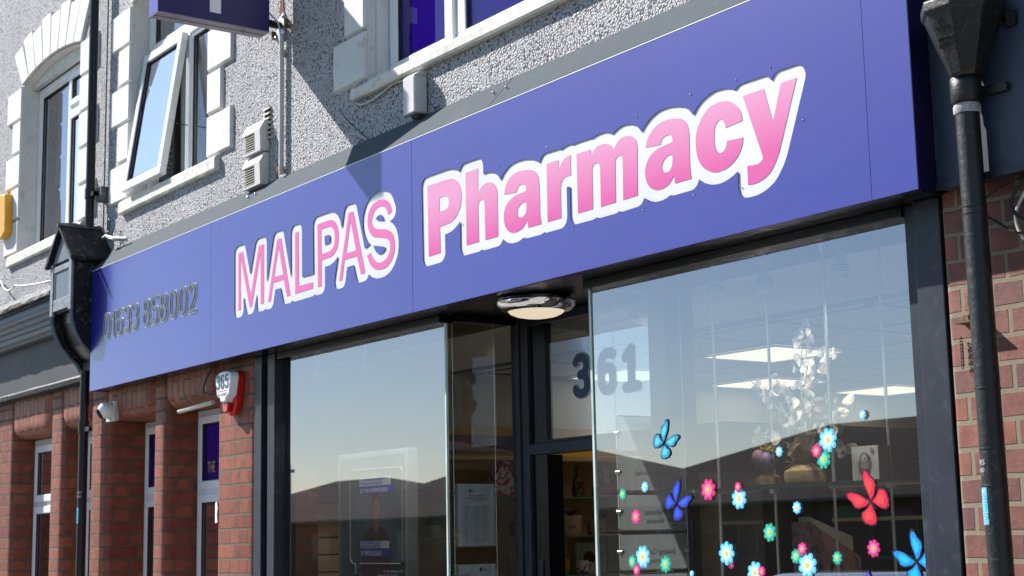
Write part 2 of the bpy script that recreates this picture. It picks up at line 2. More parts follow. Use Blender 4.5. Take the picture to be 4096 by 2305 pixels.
DIG={"p0":[[[-148,-861],[-246,-818],[-344,-735],[-421,-625],[-473,-508],[-509,-370],[-533,-194],[-540,2],[-533,198],[-509,374],[-471,512],[-419,629],[-344,735],[-263,806],[-230,825],[-128,866],[9,880],[146,862],[244,819],[342,738],[419,629],[471,512],[509,374],[533,198],[540,2],[533,-194],[509,-370],[473,-508],[420,-626],[342,-738],[264,-805],[224,-828],[126,-867],[-11,-879]],[[-89,-673],[-150,-645],[-195,-606],[-239,-547],[-285,-449],[-318,-331],[-337,-194],[-344,2],[-336,198],[-320,316],[-285,448],[-248,531],[-191,610],[-148,646],[-89,673],[-11,682],[100,668],[146,648],[191,610],[244,538],[283,453],[317,335],[336,198],[344,2],[337,-194],[320,-312],[283,-453],[244,-538],[185,-615],[146,-648],[87,-673],[9,-682]]],"w0":[[[-109,-901],[-168,-888],[-266,-843],[-363,-762],[-446,-645],[-500,-527],[-542,-370],[-564,-214],[-572,2],[-564,218],[-542,374],[-497,531],[-445,649],[-364,761],[-266,843],[-148,895],[-11,912],[87,903],[146,895],[263,845],[359,766],[445,649],[497,531],[542,374],[564,218],[572,2],[564,-214],[542,-370],[500,-527],[446,-645],[363,-762],[264,-845],[146,-895],[9,-912]],[[-50,-646],[-119,-625],[-168,-586],[-213,-527],[-258,-429],[-285,-331],[-305,-194],[-312,2],[-306,178],[-283,335],[-257,433],[-210,531],[-168,588],[-128,620],[-70,643],[28,648],[87,639],[126,621],[166,589],[222,512],[257,433],[287,316],[306,178],[312,2],[306,-174],[285,-331],[258,-429],[224,-508],[185,-567],[126,-621],[87,-639],[9,-650]]],"p1":[[[-11,-863],[-46,-821],[-54,-782],[-56,551],[-70,561],[-273,394],[-305,376],[-344,371],[-383,383],[-416,414],[-433,453],[-431,492],[-412,531],[-266,654],[-30,848],[9,873],[47,880],[87,869],[119,845],[139,806],[142,-782],[126,-835],[87,-869],[68,-877],[28,-879]]],"w1":[[[-11,-900],[-41,-880],[-70,-845],[-86,-782],[-86,492],[-89,499],[-109,488],[-266,360],[-324,340],[-383,348],[-422,371],[-453,414],[-465,453],[-459,512],[-437,551],[-246,712],[-36,884],[9,907],[68,910],[107,896],[146,863],[172,806],[173,-801],[148,-859],[107,-896],[47,-912]]],"p2":[[[-383,-880],[-442,-869],[-476,-840],[-494,-801],[-494,-762],[-488,-743],[-462,-707],[-200,-429],[224,54],[310,257],[317,354],[312,433],[294,512],[277,551],[244,599],[211,629],[179,649],[107,674],[47,682],[-50,682],[-128,669],[-168,655],[-210,629],[-252,590],[-277,551],[-305,485],[-324,455],[-344,439],[-383,426],[-422,429],[-463,453],[-487,492],[-492,512],[-488,551],[-458,629],[-403,716],[-344,775],[-267,825],[-168,862],[-70,878],[47,879],[146,867],[244,835],[322,792],[400,718],[457,629],[482,570],[501,492],[513,354],[508,237],[497,198],[388,-57],[-168,-684],[440,-685],[479,-701],[503,-723],[520,-762],[520,-801],[499,-845],[479,-863],[440,-879]]],"w2":[[[-442,-903],[-483,-880],[-501,-859],[-520,-825],[-528,-782],[-514,-723],[-484,-684],[-225,-410],[190,61],[275,257],[282,276],[285,354],[280,433],[267,492],[240,551],[185,608],[107,641],[47,650],[-50,650],[-109,641],[-168,619],[-227,570],[-252,531],[-285,453],[-301,433],[-344,403],[-383,394],[-442,402],[-488,433],[-504,453],[-521,492],[-522,551],[-484,649],[-434,727],[-344,815],[-266,861],[-187,890],[-70,910],[9,911],[68,910],[166,896],[259,864],[342,817],[420,745],[474,668],[518,560],[539,453],[545,354],[540,237],[532,198],[414,-76],[-90,-645],[-70,-651],[420,-651],[460,-657],[509,-684],[540,-723],[553,-762],[548,-821],[528,-859],[509,-880],[479,-900],[440,-911],[-403,-912]]],"p3":[[[-225,-861],[-266,-854],[-383,-804],[-484,-723],[-560,-606],[-565,-586],[-562,-547],[-540,-508],[-514,-488],[-480,-477],[-442,-479],[-422,-487],[-396,-508],[-344,-583],[-324,-602],[-285,-633],[-207,-666],[-109,-682],[28,-680],[126,-663],[208,-625],[253,-586],[291,-527],[312,-449],[315,-331],[295,-233],[262,-174],[205,-124],[146,-94],[47,-71],[-109,-67],[-148,-57],[-187,-23],[-204,22],[-199,61],[-191,80],[-176,100],[-148,120],[-109,129],[47,136],[107,149],[171,178],[217,218],[253,276],[271,354],[269,472],[246,551],[223,590],[180,629],[107,665],[47,677],[-109,680],[-187,667],[-233,649],[-266,631],[-305,597],[-364,515],[-383,502],[-422,492],[-462,497],[-505,531],[-523,570],[-523,610],[-517,629],[-454,727],[-364,804],[-246,856],[-128,876],[47,876],[185,847],[283,799],[381,708],[436,610],[461,512],[467,335],[433,198],[381,106],[316,41],[420,-57],[476,-155],[511,-312],[509,-468],[479,-588],[413,-704],[322,-786],[205,-845],[68,-874],[-128,-877]]],"w3":[[[-187,-900],[-285,-881],[-383,-839],[-422,-816],[-509,-743],[-577,-645],[-594,-606],[-595,-547],[-580,-508],[-565,-488],[-540,-466],[-503,-449],[-442,-446],[-383,-475],[-315,-566],[-285,-592],[-266,-607],[-207,-632],[-109,-649],[47,-646],[126,-630],[177,-606],[224,-569],[242,-547],[264,-508],[279,-449],[283,-331],[268,-253],[259,-233],[235,-194],[193,-155],[126,-122],[47,-104],[-109,-99],[-148,-92],[-178,-76],[-207,-51],[-227,-18],[-236,22],[-233,61],[-216,100],[-168,146],[-128,159],[28,165],[107,182],[166,213],[191,237],[225,296],[238,354],[236,472],[220,531],[205,557],[185,582],[146,612],[107,631],[28,648],[-89,650],[-168,638],[-225,617],[-265,590],[-344,490],[-383,467],[-422,460],[-480,472],[-520,500],[-551,551],[-557,590],[-543,649],[-480,743],[-462,765],[-383,829],[-246,889],[-109,910],[47,908],[166,885],[205,873],[303,824],[390,747],[453,649],[470,610],[497,492],[499,335],[469,198],[416,100],[366,41],[446,-37],[502,-135],[517,-174],[543,-312],[541,-468],[507,-606],[438,-723],[342,-811],[205,-879],[68,-907],[-128,-909]]],"p5":[[[-207,-862],[-266,-850],[-383,-796],[-487,-704],[-568,-566],[-573,-547],[-570,-508],[-549,-468],[-520,-446],[-480,-436],[-442,-442],[-422,-451],[-403,-468],[-344,-566],[-325,-586],[-282,-625],[-207,-662],[-89,-683],[68,-675],[166,-641],[224,-601],[269,-547],[311,-449],[325,-331],[317,-174],[286,-76],[244,-14],[166,47],[87,77],[-30,89],[-168,78],[-246,51],[-320,2],[-364,-4],[-387,2],[-420,22],[-446,61],[-451,100],[-413,806],[-403,830],[-383,855],[-344,877],[-207,880],[381,879],[424,864],[459,825],[469,786],[463,747],[440,712],[398,688],[-207,684],[-225,668],[-246,276],[-225,267],[-30,286],[126,270],[264,219],[296,198],[390,120],[467,2],[509,-135],[522,-331],[499,-507],[451,-625],[378,-723],[342,-760],[244,-824],[87,-871],[-89,-879]]],"w5":[[[-168,-901],[-266,-884],[-403,-821],[-513,-723],[-584,-606],[-602,-566],[-603,-508],[-579,-455],[-553,-429],[-520,-412],[-480,-404],[-442,-408],[-403,-426],[-383,-443],[-318,-547],[-252,-606],[-187,-635],[-89,-650],[47,-645],[146,-616],[205,-575],[243,-527],[277,-449],[293,-312],[284,-174],[259,-95],[221,-37],[166,11],[146,21],[87,43],[-30,57],[-148,47],[-231,22],[-305,-27],[-364,-36],[-422,-16],[-445,2],[-472,41],[-483,100],[-446,806],[-422,859],[-383,893],[-344,909],[-266,912],[400,909],[440,892],[472,864],[494,825],[501,786],[496,747],[478,708],[440,672],[400,655],[-191,649],[-212,316],[-207,308],[-30,318],[146,298],[283,246],[397,159],[429,120],[501,2],[542,-135],[554,-331],[532,-508],[479,-641],[400,-747],[366,-782],[244,-859],[107,-901],[-89,-911]]],"p6":[[[-148,-863],[-207,-850],[-305,-801],[-333,-782],[-403,-714],[-470,-606],[-507,-488],[-522,-312],[-522,218],[-513,354],[-487,472],[-439,590],[-388,668],[-334,727],[-230,806],[-128,849],[-11,874],[126,880],[244,871],[362,842],[441,806],[479,777],[501,727],[497,688],[490,668],[476,649],[451,629],[420,618],[381,620],[283,661],[205,678],[107,683],[-11,675],[-70,662],[-128,637],[-194,590],[-231,551],[-269,492],[-300,414],[-317,335],[-325,178],[-324,173],[-305,176],[-207,225],[-89,250],[68,252],[205,225],[322,165],[411,80],[477,-37],[513,-174],[522,-312],[511,-468],[478,-586],[460,-624],[412,-704],[322,-791],[205,-851],[87,-876],[-70,-877]],[[-128,-667],[-148,-662],[-213,-625],[-254,-586],[-297,-508],[-318,-429],[-325,-312],[-317,-194],[-296,-115],[-251,-37],[-207,5],[-148,36],[-50,56],[68,54],[126,42],[146,37],[211,2],[251,-37],[296,-115],[317,-194],[325,-312],[318,-429],[297,-508],[264,-571],[244,-596],[205,-632],[146,-663],[47,-680],[-70,-680]]],"w6":[[[-128,-900],[-225,-877],[-324,-827],[-422,-741],[-442,-717],[-501,-616],[-540,-488],[-554,-312],[-554,218],[-542,374],[-515,492],[-475,590],[-427,668],[-341,766],[-225,843],[-148,877],[-30,903],[107,912],[244,903],[362,876],[479,821],[512,786],[533,727],[525,668],[501,629],[460,598],[420,586],[381,587],[322,609],[283,627],[224,641],[107,651],[-11,641],[-70,627],[-128,599],[-168,572],[-206,531],[-243,472],[-266,414],[-284,335],[-293,237],[-285,224],[-210,257],[-89,283],[87,283],[205,258],[244,243],[342,191],[420,117],[449,80],[504,-18],[543,-155],[554,-312],[545,-449],[540,-488],[511,-586],[496,-625],[440,-720],[420,-743],[342,-816],[244,-869],[205,-884],[87,-908],[-70,-909]],[[-70,-646],[-128,-634],[-187,-606],[-228,-566],[-263,-508],[-286,-429],[-293,-331],[-285,-194],[-262,-115],[-225,-57],[-187,-20],[-128,9],[-70,21],[68,22],[126,9],[185,-19],[225,-57],[262,-115],[285,-194],[294,-312],[286,-429],[263,-508],[228,-566],[185,-607],[126,-635],[68,-646]]],"p8":[[[-168,-864],[-285,-827],[-403,-747],[-480,-645],[-525,-527],[-540,-370],[-523,-214],[-476,-95],[-403,-4],[-340,41],[-420,159],[-455,257],[-469,414],[-456,551],[-413,668],[-356,747],[-246,830],[-148,864],[-11,879],[126,869],[166,859],[254,825],[342,762],[413,668],[456,551],[469,414],[455,257],[420,159],[340,41],[400,-2],[476,-95],[523,-214],[540,-370],[525,-527],[480,-645],[420,-725],[383,-762],[283,-827],[146,-869],[-11,-879]],[[-148,-666],[-207,-646],[-266,-605],[-309,-547],[-332,-488],[-343,-370],[-334,-272],[-305,-195],[-266,-147],[-222,-115],[-128,-79],[9,-68],[126,-78],[146,-84],[205,-104],[264,-145],[304,-194],[328,-253],[342,-390],[332,-488],[309,-547],[264,-607],[205,-646],[126,-673],[-11,-683],[-109,-675]],[[-89,138],[-168,165],[-207,195],[-238,237],[-265,316],[-272,414],[-263,512],[-242,570],[-214,610],[-148,657],[-89,675],[-11,683],[87,675],[166,649],[205,619],[242,570],[263,512],[272,414],[261,296],[238,237],[210,198],[155,159],[97,139],[9,130]]],"w8":[[[-148,-900],[-187,-893],[-305,-853],[-422,-772],[-507,-664],[-558,-527],[-572,-370],[-556,-214],[-501,-76],[-423,22],[-398,41],[-392,61],[-446,139],[-488,257],[-501,414],[-489,551],[-449,668],[-383,764],[-363,786],[-266,856],[-128,901],[9,912],[126,901],[166,893],[264,857],[363,786],[440,685],[484,570],[501,414],[488,257],[446,139],[392,61],[398,41],[423,22],[501,-76],[556,-214],[572,-370],[558,-527],[516,-645],[494,-684],[420,-774],[303,-854],[185,-893],[146,-901],[9,-912]],[[-70,-646],[-128,-638],[-187,-619],[-238,-586],[-271,-547],[-303,-468],[-311,-370],[-301,-272],[-278,-214],[-248,-174],[-187,-132],[-109,-108],[-11,-100],[68,-105],[126,-112],[185,-131],[244,-171],[278,-214],[303,-292],[311,-370],[303,-468],[271,-547],[238,-586],[185,-620],[107,-643],[9,-651]],[[-109,176],[-148,191],[-187,221],[-212,257],[-233,316],[-240,414],[-233,492],[-214,551],[-189,590],[-165,610],[-148,622],[-89,644],[9,651],[87,644],[146,623],[185,594],[214,551],[229,512],[240,394],[233,316],[212,257],[185,219],[158,198],[87,170],[-11,162]]],"d3":[[[-274,-997],[-429,-927],[-547,-826],[-639,-674],[-648,-635],[-643,-557],[-625,-514],[-586,-465],[-547,-437],[-469,-414],[-391,-425],[-352,-444],[-310,-479],[-235,-583],[-157,-622],[-79,-632],[38,-629],[115,-605],[172,-557],[201,-479],[206,-362],[194,-284],[155,-219],[115,-191],[38,-167],[-118,-161],[-196,-138],[-235,-110],[-274,-60],[-298,28],[-295,67],[-274,126],[-235,176],[-196,204],[-118,228],[38,236],[115,270],[140,301],[155,340],[162,379],[161,496],[133,574],[85,613],[-1,632],[-79,633],[-157,619],[-196,598],[-270,496],[-319,457],[-391,433],[-469,439],[-547,483],[-586,532],[-603,574],[-609,651],[-599,691],[-547,786],[-502,847],[-391,939],[-274,994],[-118,1023],[77,1018],[194,990],[350,909],[428,833],[472,769],[513,691],[551,535],[552,340],[529,223],[457,67],[459,28],[506,-34],[568,-167],[597,-323],[592,-518],[566,-635],[532,-713],[488,-791],[388,-893],[233,-983],[38,-1021],[-118,-1023]]],"e3":[[[-235,-1065],[-313,-1048],[-448,-985],[-589,-869],[-688,-713],[-709,-635],[-704,-557],[-674,-479],[-625,-419],[-547,-371],[-469,-354],[-391,-362],[-313,-397],[-264,-440],[-196,-537],[-157,-560],[-79,-572],[38,-567],[79,-557],[126,-518],[146,-440],[146,-362],[129,-284],[115,-267],[77,-239],[38,-229],[-157,-216],[-235,-185],[-274,-156],[-327,-89],[-344,-50],[-358,28],[-348,106],[-332,145],[-274,223],[-235,251],[-157,282],[-1,292],[38,298],[77,319],[92,340],[102,379],[100,496],[77,546],[38,565],[-79,573],[-157,551],[-235,446],[-274,414],[-352,379],[-391,371],[-469,377],[-562,417],[-635,496],[-654,535],[-670,613],[-662,691],[-648,730],[-586,838],[-547,887],[-429,985],[-313,1043],[-157,1078],[38,1081],[115,1070],[233,1042],[377,964],[467,879],[519,808],[577,691],[605,574],[613,340],[581,184],[527,67],[538,28],[619,-128],[657,-323],[653,-518],[600,-713],[534,-830],[461,-908],[388,-969],[272,-1031],[77,-1079],[-118,-1083]]],"d6":[[[-235,-988],[-378,-908],[-488,-791],[-551,-674],[-595,-518],[-608,-323],[-606,262],[-598,379],[-577,496],[-524,651],[-454,769],[-391,842],[-274,934],[-157,987],[-40,1016],[155,1022],[272,1011],[388,978],[506,917],[545,880],[581,808],[584,723],[545,638],[506,600],[467,578],[428,567],[350,569],[233,618],[115,634],[38,630],[-40,614],[-105,574],[-157,509],[-195,417],[-203,340],[-196,334],[-79,358],[77,358],[233,325],[388,235],[475,145],[559,-11],[597,-167],[608,-323],[598,-479],[551,-674],[488,-791],[388,-898],[233,-989],[77,-1022],[-40,-1022],[-118,-1016]],[[-118,-610],[-172,-557],[-191,-518],[-210,-440],[-212,-245],[-183,-128],[-157,-86],[-118,-54],[-79,-39],[38,-32],[110,-50],[160,-89],[183,-128],[208,-206],[214,-362],[210,-440],[191,-518],[172,-557],[138,-596],[77,-625],[-40,-632]]],"e6":[[[-157,-1069],[-298,-1025],[-391,-973],[-465,-908],[-534,-830],[-599,-713],[-646,-557],[-668,-323],[-666,262],[-658,379],[-638,496],[-586,659],[-500,808],[-429,888],[-336,964],[-196,1037],[-79,1069],[-1,1079],[115,1085],[272,1072],[388,1042],[506,987],[584,927],[614,886],[643,808],[646,730],[624,651],[584,591],[545,554],[467,515],[428,506],[350,507],[194,566],[38,570],[-1,563],[-57,535],[-117,457],[-124,417],[-118,414],[77,417],[272,374],[388,310],[446,262],[545,149],[609,28],[651,-128],[668,-323],[655,-518],[615,-674],[534,-830],[428,-945],[272,-1038],[115,-1078],[-79,-1082]],[[-79,-563],[-125,-518],[-150,-440],[-157,-323],[-135,-167],[-114,-128],[-79,-102],[-40,-92],[77,-101],[114,-128],[146,-206],[157,-323],[150,-440],[125,-518],[77,-564],[-40,-572]]],"dI":[[[-469,-1007],[-543,-947],[-578,-869],[-578,-791],[-543,-713],[-504,-674],[-429,-640],[-196,-635],[-178,-596],[-178,340],[-196,383],[-248,340],[-313,309],[-391,305],[-469,336],[-508,370],[-539,417],[-552,457],[-553,535],[-541,574],[-508,626],[-118,971],[-40,1016],[38,1024],[106,1003],[155,968],[187,925],[211,847],[212,-596],[233,-635],[428,-636],[467,-643],[529,-674],[568,-713],[591,-752],[604,-791],[604,-869],[584,-922],[545,-973],[506,-1001],[428,-1024],[-391,-1025]]],"eI":[[[-469,-1071],[-551,-1025],[-613,-947],[-639,-869],[-639,-791],[-613,-713],[-589,-674],[-508,-606],[-429,-579],[-274,-575],[-240,-557],[-238,223],[-274,258],[-352,243],[-429,252],[-508,290],[-547,324],[-587,379],[-613,457],[-613,535],[-605,574],[-564,651],[-528,691],[-118,1046],[-79,1066],[-1,1084],[77,1078],[115,1065],[194,1013],[233,966],[254,925],[272,847],[272,-557],[311,-575],[467,-581],[545,-612],[584,-641],[623,-686],[656,-752],[668,-830],[656,-908],[623,-974],[584,-1019],[545,-1048],[467,-1079],[-391,-1085]]],"b3":[[[-100,-409],[-165,-378],[-204,-339],[-237,-277],[-236,-238],[-218,-212],[-204,-203],[-165,-196],[-132,-212],[-95,-264],[-61,-284],[-35,-289],[17,-287],[43,-279],[69,-257],[79,-238],[89,-199],[89,-147],[82,-108],[69,-84],[54,-69],[30,-57],[-47,-50],[-74,-41],[-97,-17],[-104,9],[-95,47],[-74,69],[-47,79],[17,83],[49,100],[59,112],[69,139],[72,204],[65,243],[49,269],[30,283],[-22,289],[-61,283],[-74,276],[-87,263],[-112,222],[-139,206],[-178,205],[-204,221],[-217,238],[-223,256],[-218,295],[-191,343],[-152,382],[-100,408],[-47,419],[17,417],[69,407],[130,373],[165,334],[185,295],[202,217],[203,152],[194,100],[173,47],[154,22],[182,-17],[206,-69],[219,-134],[218,-212],[199,-290],[179,-329],[143,-368],[82,-404],[17,-417],[-47,-419]]],"b6":[[[-74,-409],[-100,-399],[-139,-374],[-178,-330],[-204,-277],[-219,-212],[-223,-134],[-223,112],[-210,217],[-193,269],[-173,308],[-143,347],[-100,383],[-61,403],[-22,414],[43,420],[95,416],[134,405],[174,386],[199,368],[214,334],[214,308],[199,281],[173,263],[134,262],[92,282],[43,290],[4,287],[-22,278],[-50,256],[-74,217],[-85,178],[-92,126],[-87,121],[-35,134],[30,135],[82,123],[143,87],[177,47],[203,-4],[219,-69],[223,-147],[219,-212],[204,-277],[179,-329],[147,-367],[95,-402],[30,-419],[-35,-417]],[[-47,-278],[-73,-251],[-90,-199],[-92,-134],[-83,-56],[-61,-17],[-35,1],[17,5],[43,-2],[71,-30],[89,-82],[92,-147],[90,-199],[82,-229],[64,-264],[43,-281],[17,-289],[-9,-289]]],"b5":[[[-100,-408],[-165,-374],[-214,-316],[-242,-251],[-240,-225],[-230,-204],[-217,-191],[-191,-179],[-152,-183],[-129,-199],[-102,-251],[-74,-277],[-35,-288],[17,-287],[43,-276],[56,-266],[76,-238],[88,-199],[92,-147],[90,-82],[80,-43],[67,-17],[43,5],[17,16],[-9,19],[-47,16],[-74,7],[-107,-17],[-139,-22],[-157,-17],[-177,-4],[-194,22],[-197,47],[-181,373],[-165,400],[-139,417],[-74,420],[147,419],[173,410],[196,386],[203,360],[200,334],[183,308],[160,294],[134,290],[-47,290],[-57,282],[-62,152],[-47,147],[-9,150],[69,138],[121,112],[162,74],[180,47],[205,-4],[220,-69],[223,-147],[216,-225],[196,-290],[162,-342],[147,-359],[108,-390],[43,-415],[-35,-420]]]}
import bpy,bmesh,math,random
from mathutils import Vector,Matrix,noise
random.seed(11)
SC=bpy.context.scene; COL=SC.collection
rad=math.radians
# ------------------------------------------------------------------ materials
def nodes(name):
    m=bpy.data.materials.new(name);m.use_nodes=True
    nt=m.node_tree;b=nt.nodes['Principled BSDF'];return m,nt,b
def tint(c,k): return tuple(max(0,min(1,x*k)) for x in c)
def noise_n(nt,scale,detail=4,rough=.6,stretch=None,coord='Object',dist=0):
    tc=nt.nodes.new('ShaderNodeTexCoord');n=nt.nodes.new('ShaderNodeTexNoise')
    n.inputs['Scale'].default_value=scale;n.inputs['Detail'].default_value=detail;n.inputs['Roughness'].default_value=rough
    n.inputs['Distortion'].default_value=dist
    if stretch:
        mp=nt.nodes.new('ShaderNodeMapping');mp.inputs['Scale'].default_value=stretch
        nt.links.new(tc.outputs[coord],mp.inputs['Vector']);nt.links.new(mp.outputs['Vector'],n.inputs['Vector'])
    else: nt.links.new(tc.outputs[coord],n.inputs['Vector'])
    return n
def ramp(nt,src,stops):
    r=nt.nodes.new('ShaderNodeValToRGB');e=r.color_ramp.elements
    e[0].position,e[0].color=stops[0][0],(*stops[0][1],1);e[1].position,e[1].color=stops[-1][0],(*stops[-1][1],1)
    for p,c in stops[1:-1]:
        k=e.new(p);k.color=(*c,1)
    nt.links.new(src,r.inputs['Fac']);return r
def mixc(nt,fac,a,b,mode='MIX'):
    m=nt.nodes.new('ShaderNodeMix');m.data_type='RGBA';m.blend_type=mode
    for s,v in ((0,fac),(6,a),(7,b)):
        if isinstance(v,bpy.types.NodeSocket): nt.links.new(v,m.inputs[s])
        elif s==0: m.inputs[0].default_value=v
        else: m.inputs[s].default_value=(*v,1) if len(v)==3 else v
    return m.outputs[2]
def bump(nt,b,src,strength,dist,prev=None):
    n=nt.nodes.new('ShaderNodeBump');n.inputs['Strength'].default_value=strength;n.inputs['Distance'].default_value=dist
    nt.links.new(src,n.inputs['Height'])
    if prev: nt.links.new(prev.outputs[0],n.inputs['Normal'])
    nt.links.new(n.outputs[0],b.inputs['Normal']);return n
def M(name,col,rough=.5,metal=0,var=.12,vs=6,bs=None,bd=.002,bst=.4,stretch=None,spec=.5,coat=0,dirt=None,trans=0,sheen=0):
    m,nt,b=nodes(name)
    b.inputs['Roughness'].default_value=rough;b.inputs['Metallic'].default_value=metal
    b.inputs['Specular IOR Level'].default_value=spec;b.inputs['Coat Weight'].default_value=coat
    if trans: b.inputs['Transmission Weight'].default_value=trans
    n=noise_n(nt,vs,5,.65,stretch)
    r=ramp(nt,n.outputs['Fac'],[(.3,tint(col,1-var)),(.7,tint(col,1+var))])
    out=r.outputs[0]
    if dirt:
        dcol,amt,ds=dirt
        n2=noise_n(nt,ds,8,.7,stretch,dist=.5)
        r2=ramp(nt,n2.outputs['Fac'],[(.55,(0,0,0)),(.72,(amt,)*3)])
        out=mixc(nt,r2.outputs[0],out,dcol)
    nt.links.new(out,b.inputs['Base Color'])
    rr=nt.nodes.new('ShaderNodeMapRange');rr.inputs['To Min'].default_value=max(0,rough-.07);rr.inputs['To Max'].default_value=min(1,rough+.1)
    nt.links.new(n.outputs['Fac'],rr.inputs['Value']);nt.links.new(rr.outputs[0],b.inputs['Roughness'])
    if bs:
        n3=noise_n(nt,bs,4,.6,stretch);bump(nt,b,n3.outputs['Fac'],bst,bd)
    return m
def pebble(name,base,chip,amt):
    m,nt,b=nodes(name);b.inputs['Roughness'].default_value=.85;b.inputs['Specular IOR Level'].default_value=.25
    tc=nt.nodes.new('ShaderNodeTexCoord')
    v=nt.nodes.new('ShaderNodeTexVoronoi');v.inputs['Scale'].default_value=95;v.inputs['Randomness'].default_value=1
    wn=nt.nodes.new('ShaderNodeTexNoise');wn.inputs['Scale'].default_value=60
    nt.links.new(tc.outputs['Object'],wn.inputs['Vector'])
    wa=nt.nodes.new('ShaderNodeMix');wa.data_type='VECTOR';wa.inputs[0].default_value=.012
    nt.links.new(tc.outputs['Object'],wa.inputs[4]);nt.links.new(wn.outputs['Color'],wa.inputs[5])
    nt.links.new(wa.outputs[1],v.inputs['Vector'])
    ch=ramp(nt,v.outputs['Color'],[(.0,(1,1,1)),(amt,(1,1,1)),(amt+.02,(0,0,0)),(1,(0,0,0))])
    big=noise_n(nt,1.3,6,.7);bc=ramp(nt,big.outputs['Fac'],[(.3,tint(base,.84)),(.7,tint(base,1.06))])
    st=noise_n(nt,2.2,8,.75,(3.2,1,.35),dist=.4);sr_=ramp(nt,st.outputs['Fac'],[(.5,(0,0,0)),(.72,(.45,.45,.45))]);bcs=mixc(nt,sr_.outputs[0],bc.outputs[0],tint(base,.55))
    fine=noise_n(nt,240,2,.5);fr=ramp(nt,fine.outputs['Fac'],[(.3,(.72,.72,.74)),(.6,(1,1,1))])
    c1=mixc(nt,1.0,bcs,fr.outputs[0],'MULTIPLY')
    nc=noise_n(nt,5,3);cr=ramp(nt,nc.outputs['Fac'],[(.3,(.45,.45,.45)),(.6,(1,1,1))])
    fac=mixc(nt,1.0,ch.outputs[0],cr.outputs[0],'MULTIPLY')
    c2=mixc(nt,fac,c1,chip);dr=ramp(nt,v.outputs['Distance'],[(.0,(1.12,1.12,1.12)),(.35,(1,1,1)),(.7,(.58,.58,.6))]);c2=mixc(nt,1.0,c2,dr.outputs[0],'MULTIPLY');nt.links.new(c2,b.inputs['Base Color'])  # crevices darkened, chip tops lightened in colour: relief shade plus dirt
    inv=nt.nodes.new('ShaderNodeMath');inv.operation='MULTIPLY';inv.inputs[1].default_value=-1
    nt.links.new(v.outputs['Distance'],inv.inputs[0])
    b1=bump(nt,b,inv.outputs[0],.95,.013)
    f2=noise_n(nt,130,4,.6);bump(nt,b,f2.outputs['Fac'],.8,.005,b1)
    return m
def brick(name,c1,c2,mort,msize=.008,rot=False,bw=.228,rh=.0832,zoff=0.,dirt=(.1,.07,.06),rough=.55,msm=.25,squash=True):
    m,nt,b=nodes(name);b.inputs['Specular IOR Level'].default_value=.45
    tc=nt.nodes.new('ShaderNodeTexCoord');mp=nt.nodes.new('ShaderNodeMapping')
    if rot: mp.inputs['Rotation'].default_value=(0,0,rad(90))
    mp.inputs['Location'].default_value=(0,zoff,0) if not rot else (0,0,0)
    nt.links.new(tc.outputs['UV'],mp.inputs['Vector'])
    wn=nt.nodes.new('ShaderNodeTexNoise');wn.inputs['Scale'].default_value=9;wn.inputs['Detail'].default_value=5
    nt.links.new(mp.outputs[0],wn.inputs['Vector'])
    sub=nt.nodes.new('ShaderNodeVectorMath');sub.operation='SUBTRACT';sub.inputs[1].default_value=(.5,.5,.5)
    nt.links.new(wn.outputs['Color'],sub.inputs[0])
    sc=nt.nodes.new('ShaderNodeVectorMath');sc.operation='SCALE';sc.inputs['Scale'].default_value=.009
    nt.links.new(sub.outputs[0],sc.inputs[0])
    ad=nt.nodes.new('ShaderNodeVectorMath');nt.links.new(mp.outputs[0],ad.inputs[0]);nt.links.new(sc.outputs[0],ad.inputs[1])
    br=nt.nodes.new('ShaderNodeTexBrick');nt.links.new(ad.outputs[0],br.inputs['Vector'])
    br.inputs['Scale'].default_value=1;br.inputs['Brick Width'].default_value=bw;br.inputs['Row Height'].default_value=rh
    br.inputs['Mortar Size'].default_value=msize;br.inputs['Mortar Smooth'].default_value=msm;br.inputs['Bias'].default_value=0
    br.inputs['Color1'].default_value=(*c1,1);br.inputs['Color2'].default_value=(*c2,1);br.inputs['Mortar'].default_value=(*c1,1)
    if squash: br.offset=.5;br.offset_frequency=2;br.squash=.5;br.squash_frequency=2
    n1=noise_n(nt,14,6,.7,coord='UV');n1r=ramp(nt,n1.outputs['Fac'],[(.35,(.6,.56,.56)),(.6,(1.0,1,1))])
    col=mixc(nt,1.,br.outputs['Color'],n1r.outputs[0],'MULTIPLY')
    n2=noise_n(nt,55,6,.7,coord='UV');n2r=ramp(nt,n2.outputs['Fac'],[(.6,(0,0,0)),(.74,(.65,.65,.65))])
    col=mixc(nt,n2r.outputs[0],col,dirt)
    n4=noise_n(nt,5,8,.75,coord='UV',dist=1);n4r=ramp(nt,n4.outputs['Fac'],[(.6,(0,0,0)),(.75,(.3,.3,.3))])
    col=mixc(nt,n4r.outputs[0],col,(.55,.5,.48))
    nm=noise_n(nt,300,3,.6,coord='UV');nmr=ramp(nt,nm.outputs['Fac'],[(.3,tint(mort,.6)),(.7,tint(mort,1.25))])
    col=mixc(nt,br.outputs['Fac'],col,nmr.outputs[0])
    nt.links.new(col,b.inputs['Base Color'])
    rr=nt.nodes.new('ShaderNodeMapRange');rr.inputs['To Min'].default_value=rough;rr.inputs['To Max'].default_value=.95
    nt.links.new(br.outputs['Fac'],rr.inputs['Value']);nt.links.new(rr.outputs[0],b.inputs['Roughness'])
    inv=nt.nodes.new('ShaderNodeMath');inv.operation='SUBTRACT';inv.inputs[0].default_value=1;nt.links.new(br.outputs['Fac'],inv.inputs[1])
    b1=bump(nt,b,inv.outputs[0],1,.007)
    b2=bump(nt,b,nm.outputs['Fac'],.25,.003,b1);bump(nt,b,n2.outputs['Fac'],.35,.004,b2)
    return m
